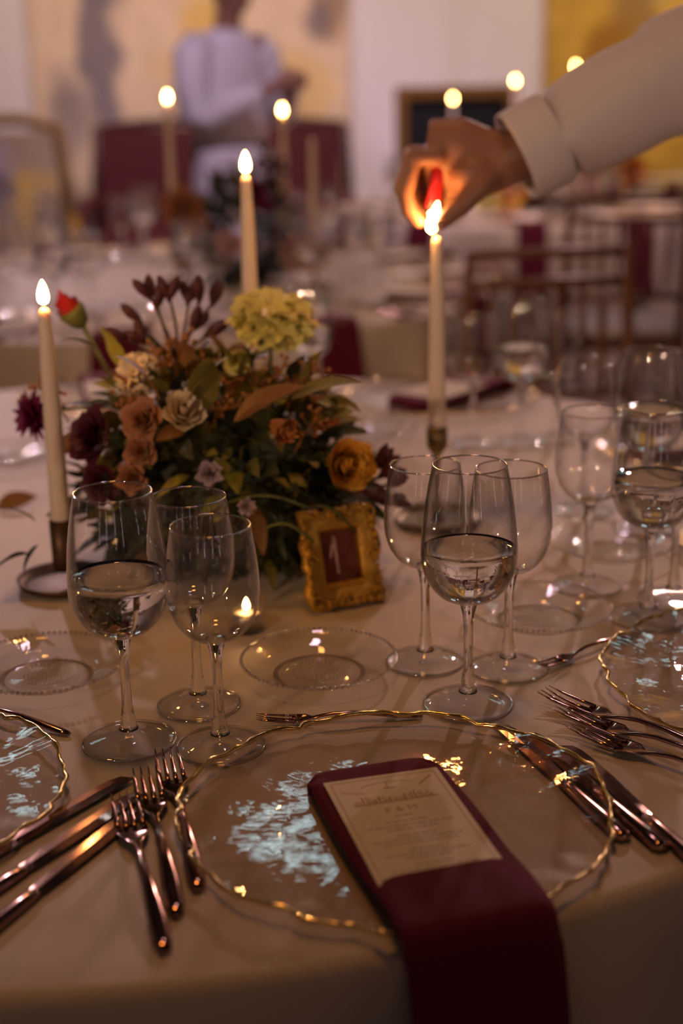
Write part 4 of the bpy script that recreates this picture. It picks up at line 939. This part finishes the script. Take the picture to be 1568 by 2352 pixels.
b = MB(); b.box((0, .25, .70), (1.30, .14, .68), Matrix.Rotation(R(-6), 3, 'X')); b.build('backrest', M['redvelvet'], t, False)
b = MB(); b.tube([(-.67, .29, 1.04), (-.4, .30, 1.07), (0, .30, 1.085), (.4, .30, 1.07), (.67, .29, 1.04)], .026, 8); b.build('top_rail', M['darkwood'], t)
for sx in (-1, 1):
    b = MB(); b.tube([(sx * .68, .28, .40), (sx * .69, .28, .75), (sx * .67, .29, 1.05)], .03, 8); b.build('back_post', M['darkwood'], t)
    b = MB(); b.tube([(sx * .68, .28, .66), (sx * .69, -.1, .68), (sx * .69, -.28, .64), (sx * .67, -.3, .42)], [.03, .034, .034, .028], 8); b.build('armrest', M['redvelvet'], t)
    for sy in (-1, 1): b = MB(); b.tube([(sx * .62, sy * .26, 0), (sx * .62, sy * .26, .16)], [.018, .028], 8); b.build('leg', M['darkwood'], t)
upm = blobs('figured_upholstery', (.45, .33, .22), [(-.1, .85, .14, .18, GR, .8), (.12, .75, .12, .2, YE, .8), (0, .95, .1, .1, (.5, .4, .42), .8), (.05, .45, .2, .06, OL, .7)], nscale=4)
t = thing('armchair', 'gilt armchair with patterned upholstery at the left edge by the white wall', 'chair', (-1.58, 7.0, -.03), R(14))
b = MB(); b.box((0, .24, .80), (.50, .07, .58), Matrix.Rotation(R(-8), 3, 'X')); b.build('backrest', upm, t, False)
b = MB(); b.box((0, 0, .42), (.56, .54, .12)); b.build('seat', upm, t, False)
b = MB(); b.tube([(-.29, .22, .45), (-.30, .25, .8), (-.28, .28, 1.1), (-.1, .29, 1.15), (.1, .29, 1.15), (.28, .28, 1.1), (.30, .25, .8), (.29, .22, .45)], .032, 8); b.build('back_frame', M['giltd'], t)
for sx in (-1, 1):
    b = MB(); b.tube([(sx * .29, .24, .68), (sx * .31, -.05, .68), (sx * .30, -.22, .65), (sx * .28, -.22, .45)], .024, 8); b.build('armrest', M['gilt'], t)
    for sy in (-1, 1): b = MB(); b.tube([(sx * .25, sy * .24, 0), (sx * .26, sy * .24, .2), (sx * .27, sy * .25, .38)], [.016, .022, .032], 8); b.build('leg', M['gilt'], t)
pic = blobs('dark_still_life', (.008, .008, .011), [(.12, .55, .1, .1, (.38, .02, .03), .9), (.2, .75, .12, .08, (.14, .02, .06), .8), (.02, .45, .12, .06, (.10, .10, .03), .8), (-.14, .6, .06, .18, (.03, .04, .06), .8), (-.02, .3, .2, .1, (.12, .06, .03), .7)], nscale=5)
t = thing('easel_painting', 'dark gold-framed painting with red patches standing before the lit white pier', 'painting', (.66, 7.95, 0), R(2))
b = MB(); b.box((0, 0, .89), (.54, .02, .58)); b.v = [(x_, y_, z_) for x_, y_, z_ in b.v]; cv = b.build('canvas', pic, t, False)
for nm, c_, s_ in (('frame_rail', (0, -.012, 1.205), (.66, .05, .06)), ('frame_rail', (0, -.012, .575), (.66, .05, .06)), ('frame_stile', (-.30, -.012, .89), (.06, .05, .572)), ('frame_stile', (.30, -.012, .89), (.06, .05, .572))):
    b = MB(); b.box(c_, s_); b.build(nm, M['giltd'], t, False)
for sx in (-1, 1): b = MB(); b.tube([(sx * .34, .02, 0), (sx * .10, .04, 1.16)], .014, 8); b.build('easel_leg', M['darkwood'], t)
b = MB(); b.tube([(0, .42, 0), (0, .06, 1.1)], .014, 8); b.build('easel_leg', M['darkwood'], t)
b = MB(); b.box((0, -.01, .53), (.6, .09, .025)); b.build('easel_ledge', M['darkwood'], t, False)

# ------------------------------------------------------------------ people
def fused(name, b, m_, parent, voxel, smooth=4):
    o = b.build(name, m_, parent); md = o.modifiers.new('fuse', 'REMESH'); md.mode = 'VOXEL'; md.voxel_size = voxel; md.use_smooth_shade = True
    if smooth: md = o.modifiers.new('relax', 'SMOOTH'); md.factor = .5; md.iterations = smooth
    return o
def limb(b, pts, rad, n=12, flat=1.0):
    b.tube(pts, rad, n, flat=flat)
    for p, r in ((pts[0], rad[0]), (pts[-1], rad[-1])): b.ball(p, r * .98, 10, 6)
def finger(b, pts, r0_, r1_):
    P = [Vector(p) for p in pts]; n = len(P); rs = [r0_ + (r1_ - r0_) * i / (n - 1) for i in range(n)]; limb(b, P, rs, 10)
    for p, r in list(zip(P, rs))[1:-1]: b.ball(p, r * 1.06, 10, 6)
def head(b, c, yaw):
    c = Vector(c); Q = Matrix.Rotation(yaw, 3, 'Z'); k = len(b.v)
    b.ball((0, 0, 0), .1, 20, 14, s=(.76, .95, 1.12)); b.ball((0, .028, -.065), .062, 14, 8, s=(.85, 1, .9)); b.ball((0, .098, -.012), .014, 8, 6, s=(.8, 1.2, 1.6)); b.ball((0, .075, -.062), .02, 8, 6, s=(1.2, .7, .5))
    for sx in (-1, 1): b.ball((sx * .076, -.005, -.01), .02, 8, 6, s=(.4, .9, 1.5))
    b.v[k:] = [tuple(Q @ Vector(v) + c) for v in b.v[k:]]
def eyes_hair(par, c, yaw, m_):
    b = MB(); c = Vector(c); Q = Matrix.Rotation(yaw, 3, 'Z')
    for sx in (-1, 1): b.ball(Q @ Vector((sx * .03, .083, .008)) + c, .011, 8, 6)
    b.build('eyes', M['shoe'], par)
    b = MB(); b.ball((0, -.014, .022), .104, 20, 12, s=(.80, .93, 1.08)); b.v = [tuple(Q @ Vector((x_, min(y_, .062 + max(0, z_) * .2), max(z_, -.07 if y_ < -.02 else .035))) + c) for x_, y_, z_ in b.v]; b.build('hair', m_, par)

# man in white at the back: x right of him, y ahead, z up; turned towards the tables
t = thing('person', 'man in white shirt and apron standing at the back, hands raised before him', 'person', (-.44, 6.20, 0), R(-128))
b = MB(); head(b, (0, .04, 1.665), 0); limb(b, [(0, .0, 1.42), (0, .012, 1.50), (0, .03, 1.60)], [.062, .056, .058])
b.tube([(0, 0, .92), (0, 0, 1.1), (0, 0, 1.3), (0, 0, 1.44)], [.105, .10, .115, .08], 14, flat=1.45)
for sx in (-1, 1):
    limb(b, [(sx * .19, 0, 1.42), (sx * .235, .02, 1.28), (sx * .25, .05, 1.14)], [.052, .047, .042]); limb(b, [(sx * .25, .05, 1.14), (sx * .15, .18, 1.19), (sx * .06, .29, 1.25)], [.042, .036, .028])
    w = Vector((sx * .06, .29, 1.25)); d = Vector((-sx * .35, .75, .25)).normalized(); sd = Vector((0, -.3, 1)).normalized()
    b.tube([w, w + d * .04, w + d * .085], [.028, .036, .034], 12, flat=.62)
    for k in range(4):
        o_ = w + d * .08 + sd * (.027 - .018 * k); L_ = (.068, .078, .073, .058)[k]; inn = Vector((-sx, -.2, -.2))
        finger(b, [o_, o_ + d * L_ * .5, o_ + d * L_ * .75 + inn * L_ * .3, o_ + d * L_ * .7 + inn * L_ * .62], .0095, .0075)
    o_ = w + d * .03 + sd * .025; finger(b, [o_, o_ + d * .03 + sd * .025, o_ + d * .058 + sd * .03 + Vector((-sx * .012, 0, 0))], .012, .009)
    limb(b, [(sx * .095, 0, .92), (sx * .10, .015, .50), (sx * .10, -.01, .09)], [.085, .058, .038])
fused('body', b, M['skin'], t, .008); eyes_hair(t, (0, .04, 1.665), 0, M['hair'])
b = MB(); b.tube([(0, 0, .82), (0, 0, 1.0), (0, .005, 1.18), (0, 0, 1.34), (0, 0, 1.43), (0, 0, 1.49)], [.135, .128, .130, .132, .112, .06], 18, flat=1.45); fused('shirt', b, M['shirt'], t, .012)
for sx in (-1, 1):
    b = MB(); b.tube([(sx * .16, 0, 1.42), (sx * .215, .005, 1.38), (sx * .245, .02, 1.27), (sx * .262, .05, 1.14), (sx * .235, .085, 1.145), (sx * .16, .175, 1.192), (sx * .085, .262, 1.238)], [.07, .078, .068, .064, .062, .052, .044], 14, cap=False); b.build('sleeve', M['shirt'], t, solid=.004)
b = MB(); b.grid(lambda u, v: (.205 * math.sin((u - .5) * 3.0), .145 * math.cos((u - .5) * 3.0) + .02 * v + .006 * math.sin(u * 22) * v, 1.02 - .42 * v), 24, 10); b.build('apron', M['shirt'], t, solid=.004)
b = MB(); b.lathe([(1, -.012), (1.02, 0), (1, .012)], 32, (0, 0, 1.015), rf=lambda a, j: 1 / math.sqrt((math.cos(a) / .196) ** 2 + (math.sin(a) / .139) ** 2)); b.build('waist_shadow_band', M['darkwood'], t, solid=.003)  # dark band standing in for the forearm shadow across the white clothes
b = MB()
for sx in (-1, 1): limb(b, [(sx * .09, 0, .93), (sx * .10, .012, .5), (sx * .10, -.005, .08)], [.10, .085, .07])
fused('trousers', b, M['trouser'], t, .012)
for sx in (-1, 1): b = MB(); b.ball((sx * .10, .05, .05), .055, 12, 8, s=(.85, 2.3, .9)); b.build('shoe', M['shoe'], t)

# person lighting the candle: only the right forearm reaches into the picture (world coordinates, origin at the feet)
PO = Vector((1.02, 1.78, 0)); t = thing('person', 'person in white shirt reaching in from the right, lighting a candle with fire-lit hand', 'person', PO)
def pw(x, y, z): return Vector((x, y, z)) - PO
b = MB(); head(b, pw(.86, 1.80, 1.66), R(95)); limb(b, [pw(.92, 1.79, 1.42), pw(.90, 1.795, 1.52), pw(.875, 1.80, 1.60)], [.062, .056, .056])
b.tube([pw(1.02, 1.78, .93), pw(1.0, 1.78, 1.1), pw(.96, 1.785, 1.3), pw(.93, 1.79, 1.44)], [.10, .10, .115, .08], 14, flat=1.0)
SH, EL, WR = pw(.76, 1.92, 1.395), pw(.414, 1.770, 1.288), pw(.208, 1.752, 1.190)
limb(b, [SH, SH.lerp(EL, .5), EL], [.052, .048, .043]); limb(b, [EL, EL.lerp(WR, .4), WR], [.043, .041, .030])
limb(b, [pw(.96, 1.60, 1.41), pw(1.0, 1.56, 1.2), pw(1.0, 1.58, 1.1)], [.05, .046, .042]); limb(b, [pw(1.0, 1.58, 1.1), pw(.97, 1.60, .98), pw(.95, 1.62, .86)], [.042, .036, .028]); b.ball(pw(.945, 1.62, .80), .04, 12, 8, s=(.6, .9, 1.3))
for sx in (-1, 1): limb(b, [pw(1.02, 1.78 + sx * .095, .93), pw(1.03, 1.78 + sx * .10, .5), pw(1.03, 1.78 + sx * .10, .09)], [.085, .058, .038])
# palm: from the wrist to the row of knuckles, near edge (index) towards the camera
b.tube([WR + Vector((.012, 0, .004)), pw(.185, 1.755, 1.193), pw(.150, 1.762, 1.198), pw(.112, 1.768, 1.201)], [.031, .036, .045, .040], 14, flat=.62, up=(0, 1, 0))
b.tube([pw(.205, 1.75, 1.186), pw(.170, 1.757, 1.178), pw(.140, 1.768, 1.178)], [.028, .034, .028], 12, flat=.6, up=(0, 1, 0))
for F_ in (((.122, 1.742, 1.197), (.094, 1.738, 1.196), (.083, 1.735, 1.157), (.087, 1.733, 1.137), (.099, 1.732, 1.122)), ((.124, 1.758, 1.199), (.094, 1.757, 1.200), (.080, 1.757, 1.160), (.096, 1.755, 1.134), (.120, 1.753, 1.133)),
           ((.126, 1.776, 1.198), (.100, 1.778, 1.199), (.088, 1.776, 1.158), (.110, 1.772, 1.137), (.136, 1.768, 1.144)), ((.134, 1.79, 1.193), (.112, 1.796, 1.193), (.102, 1.792, 1.158), (.124, 1.786, 1.140), (.146, 1.780, 1.149))):
    finger(b, [pw(*p) for p in F_], .0125, .0088)
finger(b, [pw(.188, 1.742, 1.180), pw(.170, 1.722, 1.163), pw(.148, 1.713, 1.142), pw(.131, 1.711, 1.128), pw(.122, 1.712, 1.121)], .0165, .0088)
b.ball(pw(.165, 1.735, 1.175), .024, 12, 8, s=(1.2, .8, .9))
fused('body', b, M['skin'], t, .0036, 3); eyes_hair(t, pw(.86, 1.80, 1.66), R(95), M['hair'])
nm_ = col_mat('nail', (.6, .36, .28), (.66, .42, .33))
for p in (pw(.1005, 1.7275, 1.1225), pw(.1215, 1.7035, 1.1215)): b = MB(); b.ball(p, .0052, 8, 6, s=(.9, .45, 1.1)); b.build('fingernail', nm_, t)
b = MB(); b.tube([pw(1.03, 1.78, .84), pw(1.0, 1.78, 1.05), pw(.965, 1.785, 1.3), pw(.935, 1.79, 1.43), pw(.91, 1.79, 1.49)], [.15, .145, .145, .115, .062], 18, flat=1.25); fused('shirt', b, M['shirt'], t, .012)
ax = (WR - EL).normalized(); C0 = WR - ax * .012
P = [SH + Vector((.06, .0, 0)), SH, SH.lerp(EL, .35), SH.lerp(EL, .7), EL + Vector((.04, .01, .012)), EL, EL + ax * .022, EL + ax * .030, EL + ax * .07, EL + ax * .12, EL + ax * .18, C0 - ax * .046]
b = MB(); b.tube(P, [.10, .090, .078, .073, .0745, .0715, .0725, .0605, .0640, .0600, .0565, .0535], 24, cap=False)
rnd = random.Random(2); b.v = [tuple(Vector(v) + Vector((noise.noise(Vector(v) * 22), noise.noise(Vector(v) * 22 + Vector((9, 0, 0))), noise.noise(Vector(v) * 22 + Vector((0, 9, 0))))) * .005) for v in b.v]
b.build('sleeve', M['shirt'], t, solid=.003, sub=1)
b = MB(); b.tube([C0 - ax * .050, C0 - ax * .047, C0 - ax * .025, C0 - ax * .002, C0 + ax * .002], [.0535, .0555, .0548, .0535, .0525], 28, cap=False); b.build('cuff', M['shirt'], t, solid=.004)
b = MB(); P = [pw(1.0, 1.57, 1.42), pw(1.03, 1.545, 1.2), pw(1.03, 1.57, 1.09), pw(.985, 1.59, .98), pw(.965, 1.61, .90)]; b.tube(P, [.085, .072, .068, .056, .05], 16, cap=False); b.build('sleeve', M['shirt'], t, solid=.003)
b = MB()
for sx in (-1, 1): limb(b, [pw(1.03, 1.78 + sx * .09, .92), pw(1.035, 1.78 + sx * .10, .5), pw(1.035, 1.78 + sx * .10, .08)], [.105, .085, .07])
fused('trousers', b, M['trouser'], t, .012)
for sx in (-1, 1): b = MB(); b.ball(pw(.98, 1.78 + sx * .10, .05), .055, 12, 8, s=(2.3, .85, .9)); b.build('shoe', M['shoe'], t)
t = thing('lighter', 'red plastic lighter held in the fire-lit hand', 'lighter', (.113, 1.732, 1.127)); Q = (Vector((.128, 1.752, 1.195)) - Vector((.113, 1.732, 1.127))).to_track_quat('Z', 'Y').to_euler(); t.rotation_euler = Q
b = MB(); b.tube([(0, 0, .010), (0, 0, .012), (0, 0, .066), (0, 0, .069)], [.0100, .0115, .0115, .0105], 16, flat=.6); b.build('body', M['lighter'], t)
b = MB(); b.tube([(0, 0, .0), (0, 0, .0105)], [.0085, .0105], 14, flat=.6, cap=True); b.build('metal_hood', M['chrome'], t)
